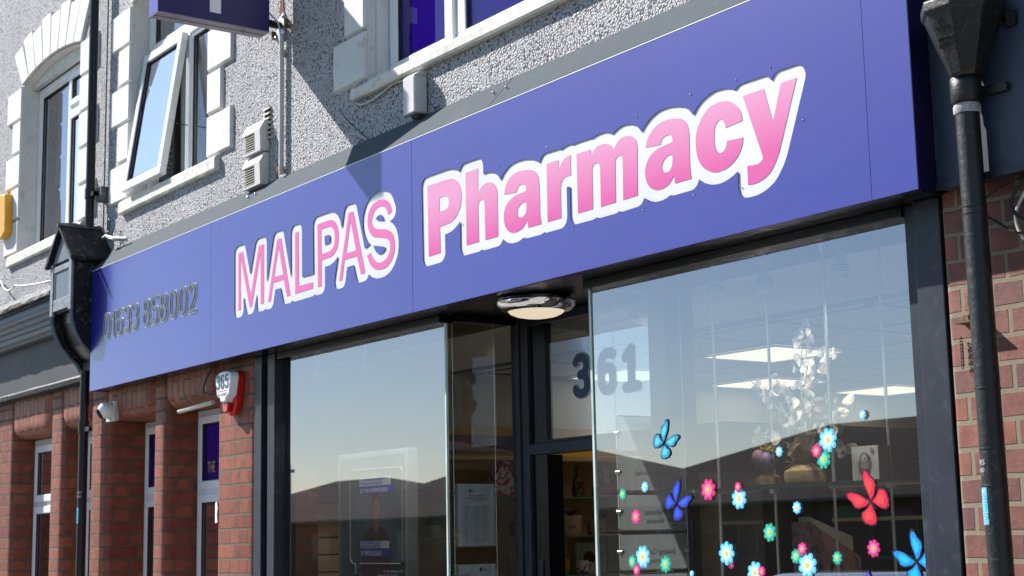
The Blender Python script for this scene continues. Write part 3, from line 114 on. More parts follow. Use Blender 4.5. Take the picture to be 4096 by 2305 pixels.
def glass(name,tint_c=(1,1,1),base=.0,ior=1.75,dirty=.0,rough=.0,tl=False):
    m=bpy.data.materials.new(name);m.use_nodes=True;nt=m.node_tree;nt.nodes.clear()
    o=nt.nodes.new('ShaderNodeOutputMaterial');tr=nt.nodes.new('ShaderNodeBsdfTransparent');tr.inputs[0].default_value=(*tint_c,1)
    gl=nt.nodes.new('ShaderNodeBsdfGlossy');gl.inputs['Roughness'].default_value=rough;gl.inputs['Color'].default_value=(.97,.94,1,1)
    fr=nt.nodes.new('ShaderNodeFresnel');fr.inputs['IOR'].default_value=ior
    mx=nt.nodes.new('ShaderNodeMixShader')
    if base:
        ad=nt.nodes.new('ShaderNodeMath');ad.operation='ADD';ad.use_clamp=True;ad.inputs[1].default_value=base
        nt.links.new(fr.outputs[0],ad.inputs[0]);nt.links.new(ad.outputs[0],mx.inputs[0])
    else: nt.links.new(fr.outputs[0],mx.inputs[0])
    nt.links.new(tr.outputs[0],mx.inputs[1]);nt.links.new(gl.outputs[0],mx.inputs[2]);last=mx
    if dirty:
        df=nt.nodes.new('ShaderNodeBsdfDiffuse');df.inputs[0].default_value=(.8,.82,.82,1)
        if tl:
            d0=df;t0=nt.nodes.new('ShaderNodeBsdfTranslucent');t0.inputs[0].default_value=(.85,.87,.87,1);df=nt.nodes.new('ShaderNodeMixShader');nt.links.new(d0.outputs[0],df.inputs[1]);nt.links.new(t0.outputs[0],df.inputs[2])
        n=noise_n(nt,9,9,.8,(1,1,.35),dist=.8);r=ramp(nt,n.outputs['Fac'],[(.45,(dirty*(.25 if dirty<.1 else .75),)*3),(.66,(dirty,)*3),(.8,(dirty*4 if dirty<.1 else dirty,)*3)])
        m2=nt.nodes.new('ShaderNodeMixShader');nt.links.new(r.outputs[0],m2.inputs[0]);nt.links.new(mx.outputs[0],m2.inputs[1]);nt.links.new(df.outputs[0],m2.inputs[2]);last=m2
    nt.links.new(last.outputs[0],o.inputs[0]);return m
def emis(name,col,s):
    m=bpy.data.materials.new(name);m.use_nodes=True;nt=m.node_tree;nt.nodes.clear()
    o=nt.nodes.new('ShaderNodeOutputMaterial');e=nt.nodes.new('ShaderNodeEmission');e.inputs[0].default_value=(*col,1);e.inputs[1].default_value=s
    nt.links.new(e.outputs[0],o.inputs[0]);return m
def gradz(name,c0,c1,z0,z1,rough=.35):   # printed gradient between two heights
    m,nt,b=nodes(name);b.inputs['Roughness'].default_value=rough
    g=nt.nodes.new('ShaderNodeNewGeometry');s=nt.nodes.new('ShaderNodeSeparateXYZ');nt.links.new(g.outputs['Position'],s.inputs[0])
    mr=nt.nodes.new('ShaderNodeMapRange');mr.inputs['From Min'].default_value=z0;mr.inputs['From Max'].default_value=z1
    nt.links.new(s.outputs['Z'],mr.inputs[0]);r=ramp(nt,mr.outputs[0],[(0,c0),(1,c1)]);nt.links.new(r.outputs[0],b.inputs['Base Color']);return m
def acm(name,col,rough,scr=.5):  # coated aluminium composite sheet with fine wiping scratches
    m,nt,b=nodes(name);w='white' in name
    b.inputs['Specular IOR Level'].default_value=.5 if w else .15;b.inputs['Coat Weight'].default_value=0 if w else 1.0;b.inputs['Coat Roughness'].default_value=.20;b.inputs['Coat IOR'].default_value=1.58
    n=noise_n(nt,1.2,6,.6);r=ramp(nt,n.outputs['Fac'],[(.3,tint(col,.93)),(.7,tint(col,1.07))])
    s=noise_n(nt,5,9,.8,(3,1,75));sr=ramp(nt,s.outputs['Fac'],[(.58,(0,0,0)),(.8,(.22*scr,)*3)])
    c=mixc(nt,sr.outputs[0],r.outputs[0],(.75,.72,.85))
    sp=noise_n(nt,170,2,.5);spr=ramp(nt,sp.outputs['Fac'],[(.77,(0,0,0)),(.8,(.5,.5,.5))])
    c=mixc(nt,spr.outputs[0],c,(.8,.78,.85))
    nt.links.new(c,b.inputs['Base Color'])
    rr=nt.nodes.new('ShaderNodeMapRange');rr.inputs['To Min'].default_value=rough-.05;rr.inputs['To Max'].default_value=rough+.07
    nt.links.new(s.outputs['Fac'],rr.inputs[0]);nt.links.new(rr.outputs[0],b.inputs['Roughness'])
    bump(nt,b,s.outputs['Fac'],.06,.001);return m
# ------------------------------------------------------------------ mesh tools
class MB:
    def __init__(s): s.v=[];s.f=[];s.uv=None
    def add(s,vs,fs):
        k=len(s.v);s.v+=[tuple(p) for p in vs];s.f+=[tuple(i+k for i in f) for f in fs];return s
    def box(s,x0,x1,y0,y1,z0,z1):
        if x0>x1:x0,x1=x1,x0
        if y0>y1:y0,y1=y1,y0
        if z0>z1:z0,z1=z1,z0
        return s.add([(x0,y0,z0),(x1,y0,z0),(x1,y1,z0),(x0,y1,z0),(x0,y0,z1),(x1,y0,z1),(x1,y1,z1),(x0,y1,z1)],
          [(0,3,2,1),(4,5,6,7),(0,1,5,4),(1,2,6,5),(2,3,7,6),(3,0,4,7)])
    def prism(s,pts,a,b,ax='y'):  # polygon in the other two axes
        def P(p,t):
            return {'x':(t,p[0],p[1]),'y':(p[0],t,p[1]),'z':(p[0],p[1],t)}[ax]
        n=len(pts);s.add([P(p,a) for p in pts]+[P(p,b) for p in pts],[tuple(range(n)),tuple(range(2*n-1,n-1,-1))]+[(i,i+n,(i+1)%n+n,(i+1)%n) for i in range(n)]);return s
    def tube(s,pts,r,n=10,caps=True):
        pts=[Vector(p) for p in pts];rs=r if isinstance(r,(list,tuple)) else [r]*len(pts)
        rings=[];up=None
        for i,p in enumerate(pts):
            d=(pts[min(i+1,len(pts)-1)]-pts[max(i-1,0)]).normalized()
            if up is None: up=Vector((0,0,1)) if abs(d.z)<.9 else Vector((0,1,0))
            a=d.cross(up).normalized();bb=a.cross(d).normalized();up=bb
            rings.append([p+a*math.cos(2*math.pi*k/n)*rs[i]+bb*math.sin(2*math.pi*k/n)*rs[i] for k in range(n)])
        vs=[q for rg in rings for q in rg];fs=[]
        for i in range(len(rings)-1):
            for k in range(n): fs.append((i*n+k,i*n+(k+1)%n,(i+1)*n+(k+1)%n,(i+1)*n+k))
        if caps: fs.append(tuple(range(n-1,-1,-1)));fs.append(tuple((len(rings)-1)*n+k for k in range(n)))
        return s.add(vs,fs)
    def lathe(s,prof,c,n=24,ax='z',cap=True,sx=1,sy=1):
        vs=[];fs=[]
        for r,h in prof:
            for k in range(n):
                a=2*math.pi*k/n;u,w=r*math.cos(a)*sx,r*math.sin(a)*sy
                vs.append({'z':(c[0]+u,c[1]+w,c[2]+h),'y':(c[0]+u,c[1]+h,c[2]+w),'x':(c[0]+h,c[1]+u,c[2]+w)}[ax])
        for i in range(len(prof)-1):
            for k in range(n): fs.append((i*n+k,i*n+(k+1)%n,(i+1)*n+(k+1)%n,(i+1)*n+k))
        if cap:
            fs.append(tuple(range(n-1,-1,-1)));fs.append(tuple((len(prof)-1)*n+k for k in range(n)))
        return s.add(vs,fs)
    def sphere(s,c,r,n=16,m=10,sz=1.):
        return s.lathe([(max(1e-4,r*math.sin(math.pi*i/m)),-r*sz*math.cos(math.pi*i/m)) for i in range(m+1)],c,n,cap=False)
    def rbox(s,x0,x1,y0,y1,z0,z1,r,seg=4,ax='z'): # box with rounded vertical edges along ax
        def rr(a0,a1,b0,b1):
            o=[]
            for cx,cy,st in ((a1-r,b1-r,0),(a0+r,b1-r,90),(a0+r,b0+r,180),(a1-r,b0+r,270)):
                for k in range(seg+1):
                    a=rad(st+90*k/seg);o.append((cx+r*math.cos(a),cy+r*math.sin(a)))
            return o
        if ax=='z': return s.prism(rr(x0,x1,y0,y1),z0,z1,'z')
        if ax=='y': return s.prism(rr(x0,x1,z0,z1),y0,y1,'y')
        return s.prism(rr(y0,y1,z0,z1),x0,x1,'x')
    def wall(s,path,z0,z1,u0=0,zr=None):  # extrude plan path; UV = arc length, height
        if s.uv is None: s.uv={}
        u=u0;k=len(s.v);n=len(path)
        for p in path: s.v.append((p[0],p[1],z0));s.v.append((p[0],p[1],z1))
        for i in range(n-1):
            d=math.dist(path[i],path[i+1])
            s.f.append((k+2*i,k+2*i+2,k+2*i+3,k+2*i+1));s.uv[len(s.f)-1]=[(u,z0),(u+d,z0),(u+d,z1),(u,z1)];u+=d
        return s
ORG={}
def finish(me,smooth):
    bm=bmesh.new();bm.from_mesh(me);bmesh.ops.recalc_face_normals(bm,faces=bm.faces);bm.to_mesh(me);bm.free()
    if smooth:
        me.shade_smooth()
        try: me.set_sharp_from_angle(angle=rad(35))
        except Exception: pass
def mesh_obj(name,mb,mat,org,smooth=False,bevel=0):
    me=bpy.data.meshes.new(name)
    o=Vector(org)
    if isinstance(mb,MB):
        me.from_pydata([(Vector(v)-o)[:] for v in mb.v],[],mb.f)
        if mb.uv:
            ul=me.uv_layers.new(name='UVMap')
            for p in me.polygons:
                if p.index in mb.uv:
                    for li,c in zip(p.loop_indices,mb.uv[p.index]): ul.data[li].uv=c
            if smooth: me.shade_smooth();me.set_sharp_from_angle(angle=rad(40))
        else: finish(me,smooth)
    else:
        bpy.data.meshes.remove(me);me=mb;me.name=name;me.transform(Matrix.Translation(-o))
        if smooth: me.shade_smooth();me.set_sharp_from_angle(angle=rad(35))
    me.materials.clear();me.materials.append(mat)
    ob=bpy.data.objects.new(name,me);COL.objects.link(ob)
    if bevel:
        bv=ob.modifiers.new('bevel','BEVEL');bv.width=bevel;bv.segments=2;bv.limit_method='ANGLE';bv.angle_limit=rad(40);bv.harden_normals=False
    return ob
def tag(o,label=None,cat=None,group=None,kind=None):
    if label: o['label']=label
    if cat: o['category']=cat
    if group: o['group']=group
    if kind: o['kind']=kind
    return o
def thing(name,label,cat,loc,group=None):
    e=bpy.data.objects.new(name,None);e.empty_display_size=.1;COL.objects.link(e);e.location=loc;ORG[e.name]=Vector(loc)
    return tag(e,label,cat,group)
def solo(name,mb,mat,label,cat,loc,group=None,smooth=False,bevel=0):  # a thing that is one mesh
    o=mesh_obj(name,mb,mat,loc,smooth,bevel);o.location=loc;ORG[o.name]=Vector(loc);return tag(o,label,cat,group)
def part(name,mb,mat,par,smooth=False,bevel=0,label=None):
    o=mesh_obj(name,mb,mat,ORG[par.name],smooth,bevel);o.parent=par;ORG[o.name]=ORG[par.name]
    if label:o['label']=label
    return o
def struct(name,mb,mat,kind='structure',smooth=False):
    o=mesh_obj(name,mb,mat,(0,0,0),smooth);ORG[o.name]=Vector((0,0,0));return tag(o,kind=kind)
def curve_mesh(cu):
    ob=bpy.data.objects.new('tmp',cu);COL.objects.link(ob)
    bpy.context.view_layer.update()
    me=bpy.data.meshes.new_from_object(ob.evaluated_get(bpy.context.evaluated_depsgraph_get()))
    bpy.data.objects.remove(ob);bpy.data.curves.remove(cu);return me
def plate(rings,y0,y1,fr=None):  # even-odd filled plate in the XZ plane between y0 and y1
    cu=bpy.data.curves.new('c','CURVE');cu.dimensions='2D';cu.fill_mode='BOTH';cu.extrude=abs(y1-y0)/2
    for r in rings:
        sp=cu.splines.new('POLY');sp.points.add(len(r)-1)
        for p,(a,b) in zip(sp.points,r): p.co=(a,b,0,1)
        sp.use_cyclic_u=True
    me=curve_mesh(cu)
    me.transform(fr if fr else Matrix(((1,0,0,0),(0,0,-1,(y0+y1)/2),(0,1,0,0),(0,0,0,1))));return me
def text_mesh(s,size,pos,sx=1.,right=(1,0,0),up=(0,0,1),thick=.0004,align='CENTER',mirror=False,bold=0):
    cu=bpy.data.curves.new('t','FONT');cu.body=s;cu.size=size;cu.align_x=align;cu.extrude=thick/2;cu.offset=bold
    cu.resolution_u=3
    me=curve_mesh(cu)
    r=Vector(right).normalized();u=Vector(up).normalized();n=r.cross(u)
    k=-1 if mirror else 1
    mt=Matrix((( r.x*sx*k,u.x,n.x,pos[0]),(r.y*sx*k,u.y,n.y,pos[1]),(r.z*sx*k,u.z,n.z,pos[2]),(0,0,0,1)))
    me.transform(mt);return me
def join_meshes(ms):
    bm=bmesh.new()
    for m in ms: bm.from_mesh(m);bpy.data.meshes.remove(m)
    me=bpy.data.meshes.new('j');bm.to_mesh(me);bm.free();return me
def R4(l,s): return [[(a/s,b/s) for a,b in r] for r in l]
def rect(x0,x1,z0,z1): return [(x0,z0),(x1,z0),(x1,z1),(x0,z1)]
def copy_tree(o,parent=None):
    c=o.copy();COL.objects.link(c);c.parent=parent
    for ch in list(o.children): copy_tree(ch,c)
    return c
# ------------------------------------------------------------------ palette
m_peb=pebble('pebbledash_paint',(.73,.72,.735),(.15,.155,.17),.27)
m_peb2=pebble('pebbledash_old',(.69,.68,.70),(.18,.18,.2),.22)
m_stucco=M('white_masonry_paint',(.70,.69,.675),.8,var=.09,vs=4,bs=45,bd=.004,dirt=((.36,.33,.29),.6,8))
m_sill=M('sill_paint',(.68,.66,.6),.8,var=.1,vs=6,bs=35,bd=.006,bst=.6,dirt=((.2,.18,.15),.6,16))
m_upvc=M('white_upvc',(.78,.79,.8),.3,var=.03,vs=3,dirt=((.4,.38,.34),.25,9))
m_rubber=M('black_gasket',(.015,.015,.017),.6)
m_brickL=brick('pressed_brick',(.21,.045,.024),(.31,.082,.038),(.12,.095,.07),.0065)
m_brickN=brick('weathered_brick',(.27,.09,.058),(.14,.055,.05),(.25,.205,.145),.0085,zoff=.018,dirt=(.16,.1,.09),rough=.65)
m_brickS=brick('soldier_brick',(.27,.075,.04),(.34,.11,.06),(.14,.09,.07),.005,rot=True,squash=False)
m_alu=M('grey_aluminium',(.015,.019,.032),.42,var=.2,vs=5,dirt=((.09,.10,.12),.4,20),spec=.4)
m_black=M('black_soffit',(.006,.006,.008),.22,var=.2,spec=.3)
m_blackpaint=M('black_gloss_paint',(.006,.006,.009),.33,var=.3,vs=20,bs=50,bd=.002,dirt=((.06,.06,.07),.3,35),spec=.35)
m_blackflake=M('flaking_black_paint',(.007,.008,.011),.5,var=.4,vs=18,bs=40,bd=.008,bst=.8,dirt=((.30,.29,.30),.55,24),spec=.25)
m_greypaint=M('slate_grey_paint',(.11,.14,.18),.5,var=.2,vs=12,bs=40,bd=.004,dirt=((.02,.022,.03),.8,22))
m_greyboard=M('charcoal_board',(.034,.037,.045),.6,var=.25,vs=3,dirt=((.02,.02,.025),.6,3))
m_flash=M('grey_flashing',(.085,.10,.115),.85,var=.07,vs=3,dirt=((.16,.17,.18),.4,14),metal=0,spec=.08)
m_blue=acm('blue_sign_sheet',(.018,.019,.27),.5,1.1)
m_blue2=M('shaded_sign_blue',(.010,.005,.055),.35,var=.08)  # sign blue with the shade of returns and tray put into the colour
m_white=acm('white_sign_sheet',(.66,.66,.67),.4,.0)
m_pink=M('pink_vinyl',(.66,.12,.36),.4,var=.02,vs=2)
m_pinkg=gradz('pink_print',(.64,.09,.32),(.70,.28,.47),2.95,3.17)
m_digit=M('grey_digit_face',(.085,.105,.135),.35,var=.05)
m_plainwhite=M('plain_white',(.85,.85,.85),.3,var=.02)
m_screw=M('zinc_screw',(.45,.45,.5),.3,metal=1,var=.1)
m_steel=M('stainless_steel',(.75,.76,.78),.35,metal=1,var=.08)
m_chrome=M('chrome',(.8,.8,.8),.04,metal=1,var=.02)
m_galv=M('galvanised_steel',(.5,.53,.56),.4,metal=.8,var=.2,vs=30)
m_rust=M('rusty_iron',(.16,.085,.04),.8,var=.5,vs=40,bs=90,bd=.004,dirt=((.25,.2,.1),.6,50))
m_rustbrick=M('exposed_rust_hole',(.2,.07,.035),.95,var=.6,vs=50,bs=60,bd=.01,bst=1)
m_vent=M('cream_plastic',(.56,.52,.43),.5,var=.08)
m_ventg=M('grey_white_plastic',(.58,.56,.55),.45,var=.06,dirt=((.3,.28,.25),.4,20))
m_dark=M('dark_void',(.01,.01,.01),.8)
m_cable=M('white_cable',(.5,.49,.46),.5,var=.15)
m_cableb=M('black_cable',(.012,.012,.016),.4)
m_yellow=M('yellow_plastic',(.75,.36,.01),.4,var=.06)
m_redp=M('red_translucent_plastic',(.55,.01,.012),.12,var=.1,spec=.6)
m_whitep=M('white_plastic',(.82,.82,.84),.25,var=.02)
m_ink=M('dark_grey_ink',(.07,.1,.14),.4,var=.03)
m_inkr=M('red_ink',(.5,.05,.04),.4);m_inkb=M('blue_ink',(.03,.06,.25),.4)
m_glass=glass('shop_glass',(.84,.89,.87),.13,2.25,.0035)
m_glass2=glass('thin_glass',(.93,.95,.94),.0,1.6,.004)
m_winglass=glass('window_glass',(.85,.9,.9),.2,2.5,.003)
m_gedge=M('glass_edge_silicone',(.5,.6,.58),.3,var=.3,vs=30,stretch=(1,1,.2))
m_acr0=glass('acrylic',(.9,.91,.9),.0,1.45,.09)
m_shelfg=glass('shelf_glass',(.75,.9,.82),.02,1.5)
m_shedge=M('green_glass_edge',(.06,.34,.25),.15)
m_wood=M('beech_veneer',(.75,.5,.28),.55,var=.12,vs=4,stretch=(1,.3,4))
m_wallp=M('cream_wall_paint',(.62,.6,.55),.8,var=.04,vs=2)
m_ceil=M('ceiling_tile',(.88,.86,.82),.9,var=.03,vs=60)
m_tbar=M('ceiling_t_bar',(.12,.12,.14),.6)
m_panel=emis('panel_light',(1,.86,.63),.62)
m_lens=emis('lamp_lens',(1,.84,.62),.42)
m_spotl=emis('spot_lens',(1,.85,.62),2.5)
m_mustard=M('mustard_paint',(.5,.33,.04),.6)
m_purple=M('purple_vinyl',(.13,.006,.95),.22,var=.05,vs=2)
m_purpled=M('deep_purple_vinyl',(.06,.0,.42),.3,var=.05,vs=2)
m_gold=M('gold_lettering',(.5,.36,.12),.4)
m_curt=M('net_curtain',(.82,.86,.88),.9,var=.1,vs=9,stretch=(9,1,.4))
m_curtg=M('grey_curtain',(.72,.78,.76),.9,var=.1,vs=7,stretch=(9,1,.3))
m_hess=M('hessian',(.42,.3,.16),.95,var=.3,vs=60,bs=300,bd=.003,bst=1)
m_paper=M('paper',(.88,.88,.92),.6,var=.03)
m_card=M('brown_card',(.35,.26,.18),.8)
m_roof=M('roof_tiles',(.016,.011,.009),.9,var=.5,vs=9,stretch=(.3,.3,3),spec=.1)
m_hbrick=M('house_brick',(.10,.06,.04),.85,var=.15,vs=3)
m_asph=M('asphalt',(.05,.05,.052),.9,var=.2,vs=9,bs=120,bd=.004)
m_pave=M('concrete_paving',(.3,.29,.27),.85,var=.12,vs=4,bs=60,bd=.003)
m_grass=M('far_ground',(.06,.08,.03),.95,var=.3,vs=.3)
# ------------------------------------------------------------------ camera, light
cam=bpy.data.cameras.new('camera');co=bpy.data.objects.new('camera',cam);COL.objects.link(co);SC.camera=co
Rm=Matrix(((0.5786141919,0.1415089056,0.8032315025),(0.8153571224,-0.0762600501,-0.5739139026),(-0.0199594537,0.9869952555,-0.1595054413)))
co.matrix_world=Matrix.Translation((0,-3.9,1.65))@Rm.to_4x4()
cam.sensor_width=36;cam.lens=55.0;cam.clip_start=.05;cam.clip_end=2000
cam.dof.use_dof=True;cam.dof.focus_distance=6.1;cam.dof.aperture_fstop=7.1
SUN=Vector((2.1,1,-1.93)).normalized()
sl=bpy.data.lights.new('sun','SUN');sl.energy=5.0;sl.angle=rad(.53);sl.color=(1,.955,.9)
so=bpy.data.objects.new('sun',sl);COL.objects.link(so);so.rotation_euler=SUN.to_track_quat('-Z','Y').to_euler();so.location=(-12,-10,14)
w=bpy.data.worlds.new('World');SC.world=w;w.use_nodes=True
nt=w.node_tree;bg=nt.nodes['Background'];sk=nt.nodes.new('ShaderNodeTexSky');sk.sky_type='NISHITA';sk.sun_disc=False
sk.sun_elevation=rad(39.7);sk.sun_rotation=rad(244.5);sk.air_density=1.0;sk.dust_density=.15;sk.ozone_density=2.5
nt.links.new(sk.outputs[0],bg.inputs[0]);bg.inputs[1].default_value=.085
SC.view_settings.view_transform='Standard';SC.view_settings.look='None';SC.view_settings.exposure=.92;SC.view_settings.gamma=1
SC.render.engine='CYCLES'
cy=SC.cycles;cy.use_denoising=True;cy.use_adaptive_sampling=True;cy.adaptive_threshold=.015
cy.max_bounces=10;cy.transparent_max_bounces=24;cy.diffuse_bounces=4;cy.glossy_bounces=5;cy.caustics_reflective=False;cy.caustics_refractive=False
cy.sample_clamp_indirect=6
# ------------------------------------------------------------------ ground
struct('ground',MB().box(-400,400,-400,400,-.6,-.12),m_grass)
struct('road',MB().box(-150,150,-9.2,-2.2,-.3,-.11),m_asph)
struct('pavement',MB().box(-150,150,-2.2,.0,-.3,.0),m_pave)
struct('far_pavement',MB().box(-150,150,-11.4,-9.2,-.3,-.0),m_pave)
struct('kerb',MB().box(-150,150,-2.35,-2.2,-.3,.012),M('kerb_stone',(.36,.35,.33),.8))
struct('centre_line_marking',MB().box(-150,150,-5.76,-5.64,-.11,-.106),m_plainwhite)

def arcring(x0,x1,z0,zs,rise,n=14):   # opening with segmental head
    c=(x0+x1)/2;h=(x1-x0)/2;r=(h*h+rise*rise)/(2*rise);a=math.asin(h/r);zc=zs+rise-r
    return [(x0,z0),(x1,z0)]+[(c+r*math.sin(a-2*a*i/n),zc+r*math.cos(a-2*a*i/n)) for i in range(n+1)]
def quoins(par,x0,x1,z0,zs,rise,label=None,right=True,arch=True,wl=.345,ws=.205,first_long=True):
    mb=MB();pj=.02;g=.005;ch=.010
    def blk(a,b,c,d):  # bevelled block
        a,b=min(a,b),max(a,b)
        mb.add([(a,0,c+g),(b,0,c+g),(b,0,d-g),(a,0,d-g),(a+ch,-pj,c+g+ch),(b-ch,-pj,c+g+ch),(b-ch,-pj,d-g-ch),(a+ch,-pj,d-g-ch)],
          [(4,5,6,7),(0,1,5,4),(1,2,6,5),(2,3,7,6),(3,0,4,7)])
    k=0;z=z0;ph=(zs-z0)/round((zs-z0)/.27)
    while z<zs-.05:
        wd=wl if (k%2==0)==first_long else ws
        blk(x0-wd,x0,z,z+ph)
        if right: blk(x1,x1+wd,z,z+ph)
        z+=ph;k+=1
    if arch:
        c=(x0+x1)/2;h=(x1-x0)/2;r=(h*h+rise*rise)/(2*rise);a=math.asin(h/r);zc=zs+rise-r
        H=h+wl*.66;nn=8;tops=[]
        for i in range(nn):
            f0=-1+2*i/nn;f1=-1+2*(i+1)/nn
            def pt(f,outer):
                t=a*f
                if not outer: return (c+r*math.sin(t),zc+r*math.cos(t))
                xo=c+H*f;return (xo,zs+.30+.115*math.cos(f*1.35)-.02)
            e=.007
            p=[pt(f0+e,0),pt(f1-e,0),pt(f1-e,1),pt(f0+e,1)]
            if i%2==1: p[2]=(p[2][0],p[2][1]+.035);p[3]=(p[3][0],p[3][1]+.035)
            ctr=(sum(q[0] for q in p)/4,sum(q[1] for q in p)/4)
            q=[(x+(ctr[0]-x)*.06,zz+(ctr[1]-zz)*.04) for x,zz in p]
            mb.add([(x,0,zz) for x,zz in p]+[(x,-pj,zz) for x,zz in q],[(4,5,6,7),(0,1,5,4),(1,2,6,5),(2,3,7,6),(3,0,4,7)])
    return part('window_surround',mb,m_stucco,par)
def frame_boxes(mb,x0,x1,z0,z1,y,w,d): # rectangular frame ring without overlap
    mb.box(x0,x1,y,y+d,z0,z0+w);mb.box(x0,x1,y,y+d,z1-w,z1);mb.box(x0,x0+w,y,y+d,z0+w,z1-w);mb.box(x1-w,x1,y,y+d,z0+w,z1-w)
def sash(name,x0,x1,z0,z1,y,par,w=.055,d=.05,mat=None,tilt=0,frame=True,gmat=None):
    """glazed casement; tilt swings the bottom out (radians)"""
    fb=MB();frame_boxes(fb,x0,x1,z0,z1,y,w,d)
    gb=MB();gb.add([(x0+w,y+.022,z0+w),(x1-w,y+.022,z0+w),(x1-w,y+.022,z1-w),(x0+w,y+.022,z1-w)],[(0,1,2,3)])
    ga=MB();frame_boxes(ga,x0+w-.001,x1-w+.001,z0+w-.001,z1-w+.001,y+.006,.008,.012)
    if tilt:
        for b in (fb,gb,ga):
            b.v=[(v[0],y+(v[1]-y)*math.cos(tilt)-(z1-v[2])*math.sin(tilt),z1-(z1-v[2])*math.cos(tilt)-(v[1]-y)*math.sin(tilt)) for v in b.v]
    f=part(name,fb,mat or m_upvc,par,bevel=.006)
    part('pane',gb,gmat or m_winglass,f);part('gasket',ga,m_rubber,f)
    return f
def curtain(x0,x1,z0,z1,y,par,mat,amp=.02,wl=.09,taper=0):
    mb=MB();n=max(8,int((x1-x0)/.012));rows=8
    for j in range(rows+1):
        zz=z1-(z1-z0)*j/rows
        for i in range(n+1):
            f=i/n;xx=x0+(x1-x0)*f
            if taper: xx=x0+(x1-x0)*f*(1-taper*math.sin(math.pi*.5*j/rows))
            mb.v.append((xx,y+amp*math.sin(xx/wl*6.28+j*.15)+amp*.5*math.sin(xx/wl*14),zz))
    for j in range(rows):
        for i in range(n):
            a=j*(n+1)+i;mb.f.append((a,a+1,a+n+2,a+n+1))
    return part('curtain',mb,mat,par,smooth=True)
# ------------------------------------------------------------------ pharmacy building
PB=thing('pharmacy_building','pebbledashed shop building with brick piers, a big glazed shopfront and a recessed doorway','building',(-6.5,0,0))
XL=-10.33
rings=[rect(XL,-1.5,2.812,9),arcring(-9.863,-8.607,3.94,5.33,.075),rect(-6.69,-3.95,3.955,5.5)]
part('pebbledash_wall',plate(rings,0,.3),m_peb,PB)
# reveals (smooth painted linings, 3 mm proud of the opening sides)
def reveal(par,ring,y0,y1,off=.004):
    mb=MB();n=len(ring);cx=sum(p[0] for p in ring)/n;cz=sum(p[1] for p in ring)/n
    vs=[]
    for y in (y0,y1):
        for x,z in ring: vs.append((x+(off if x<cx else -off),y,z+(off if z<cz else -off)))
    mb.add(vs,[(i,(i+1)%n,(i+1)%n+n,i+n) for i in range(n)]);return part('reveal',mb,m_stucco,par)
def sill(par,x0,x1,z0,z1,pr=.036,back=.11):
    mb=MB();n=26;rnd=random.Random(int(-x0*10))
    # slightly uneven cast sill
    prof=lambda t:[(back,z0+.004),(-pr+.006,z0+rnd.uniform(-.002,.002)),(-pr,z0+.012),(-pr+rnd.uniform(-.0015,.0015),z1-.02),(-pr+.01,z1-.006),(back,z1+.012)]
    for i in range(n+1):
        x=x0+(x1-x0)*i/n
        for y,z in prof(i): mb.v.append((x,y,z))
    for i in range(n):
        for k in range(6): mb.f.append((i*6+k,i*6+(k+1)%6,(i+1)*6+(k+1)%6,(i+1)*6+k))
    mb.f.append(tuple(range(6)));mb.f.append(tuple(n*6+k for k in range(6)))
    return part('window_sill',mb,m_sill,par,label=None)
# mid window with open sash
quoins(PB,-9.863,-8.607,3.975,5.335,.075)
part('lintel',MB().box(-7.95,-1.5,.001,.28,2.722,2.811),m_dark,PB)
reveal(PB,arcring(-9.863,-8.607,3.94,5.33,.075),-.002,.2)
sill(PB,-9.975,-8.447,3.878,3.972)
y=.11
fb=MB();frame_boxes(fb,-9.85,-8.60,3.965,5.42,y,.055,.07)
fb.box(-9.795,-8.655,y+.001,y+.069,4.955,5.025);fb.box(-9.225,-9.165,y+.002,y+.068,4.02,4.955);fb.box(-9.225,-9.165,y+.002,y+.068,5.025,5.365)
wf=part('window_frame',fb,m_upvc,PB,bevel=.005,label='white window frame with its lower left sash pushed open')
sash('fixed_light',-9.80,-9.22,5.02,5.37,y+.012,wf,w=.03,d=.03)
sash('fixed_light',-9.17,-8.65,5.02,5.37,y+.012,wf,w=.03,d=.03)
sash('fixed_light',-9.17,-8.65,4.01,4.96,y+.012,wf,w=.03,d=.03)
os_=sash('open_sash',-9.815,-9.175,3.99,4.965,y-.045,wf,w=.062,d=.045,tilt=rad(8.5))
part('window_stay',MB().box(-9.183,-9.178,.02,.11,4.34,4.345),m_rubber,wf)
curtain(-9.82,-9.45,3.9,5.5,.34,PB,m_curtg,taper=.45);curtain(-9.18,-8.62,3.9,4.98,.36,PB,m_curt,wl=.06,taper=.0)
curtain(-9.15,-8.80,3.9,5.0,.30,PB,m_curtg,taper=.6)
m_pglass=glass('purple_glass',(.95,.95,.97),.01,1.45,.003)
# purple office window
quoins(PB,-6.69,-3.95,3.985,5.34,.075,right=False,arch=False,wl=.33,ws=.212)
reveal(PB,rect(-6.69,-3.95,3.955,5.5),-.002,.2)
part('reveal',MB().box(-6.686,-6.655,.045,.2,3.96,5.4),m_stucco,PB,bevel=.004)
sill(PB,-6.80,-3.85,3.897,3.967,pr=.04)
fb=MB();frame_boxes(fb,-6.655,-3.99,3.972,5.4,.115,.03,.07)
wf=part('window_frame',fb,m_upvc,PB,bevel=.004,label='white window frame glazed in bright purple')
for (a,b,c) in ((-6.635,-6.045,.10),(-6.035,-5.0,.115),(-4.99,-4.02,.115)):
    s_=sash('casement',a,b,3.99,5.38,c,wf,w=.075,d=.05,gmat=m_pglass)
    part('purple_blind',MB().box(a+.06,b-.06,c+.055,c+.06,4.05,5.3),m_purple,s_)
curtain(-6.56,-6.5,4.0,5.3,.16,PB,m_purpled)
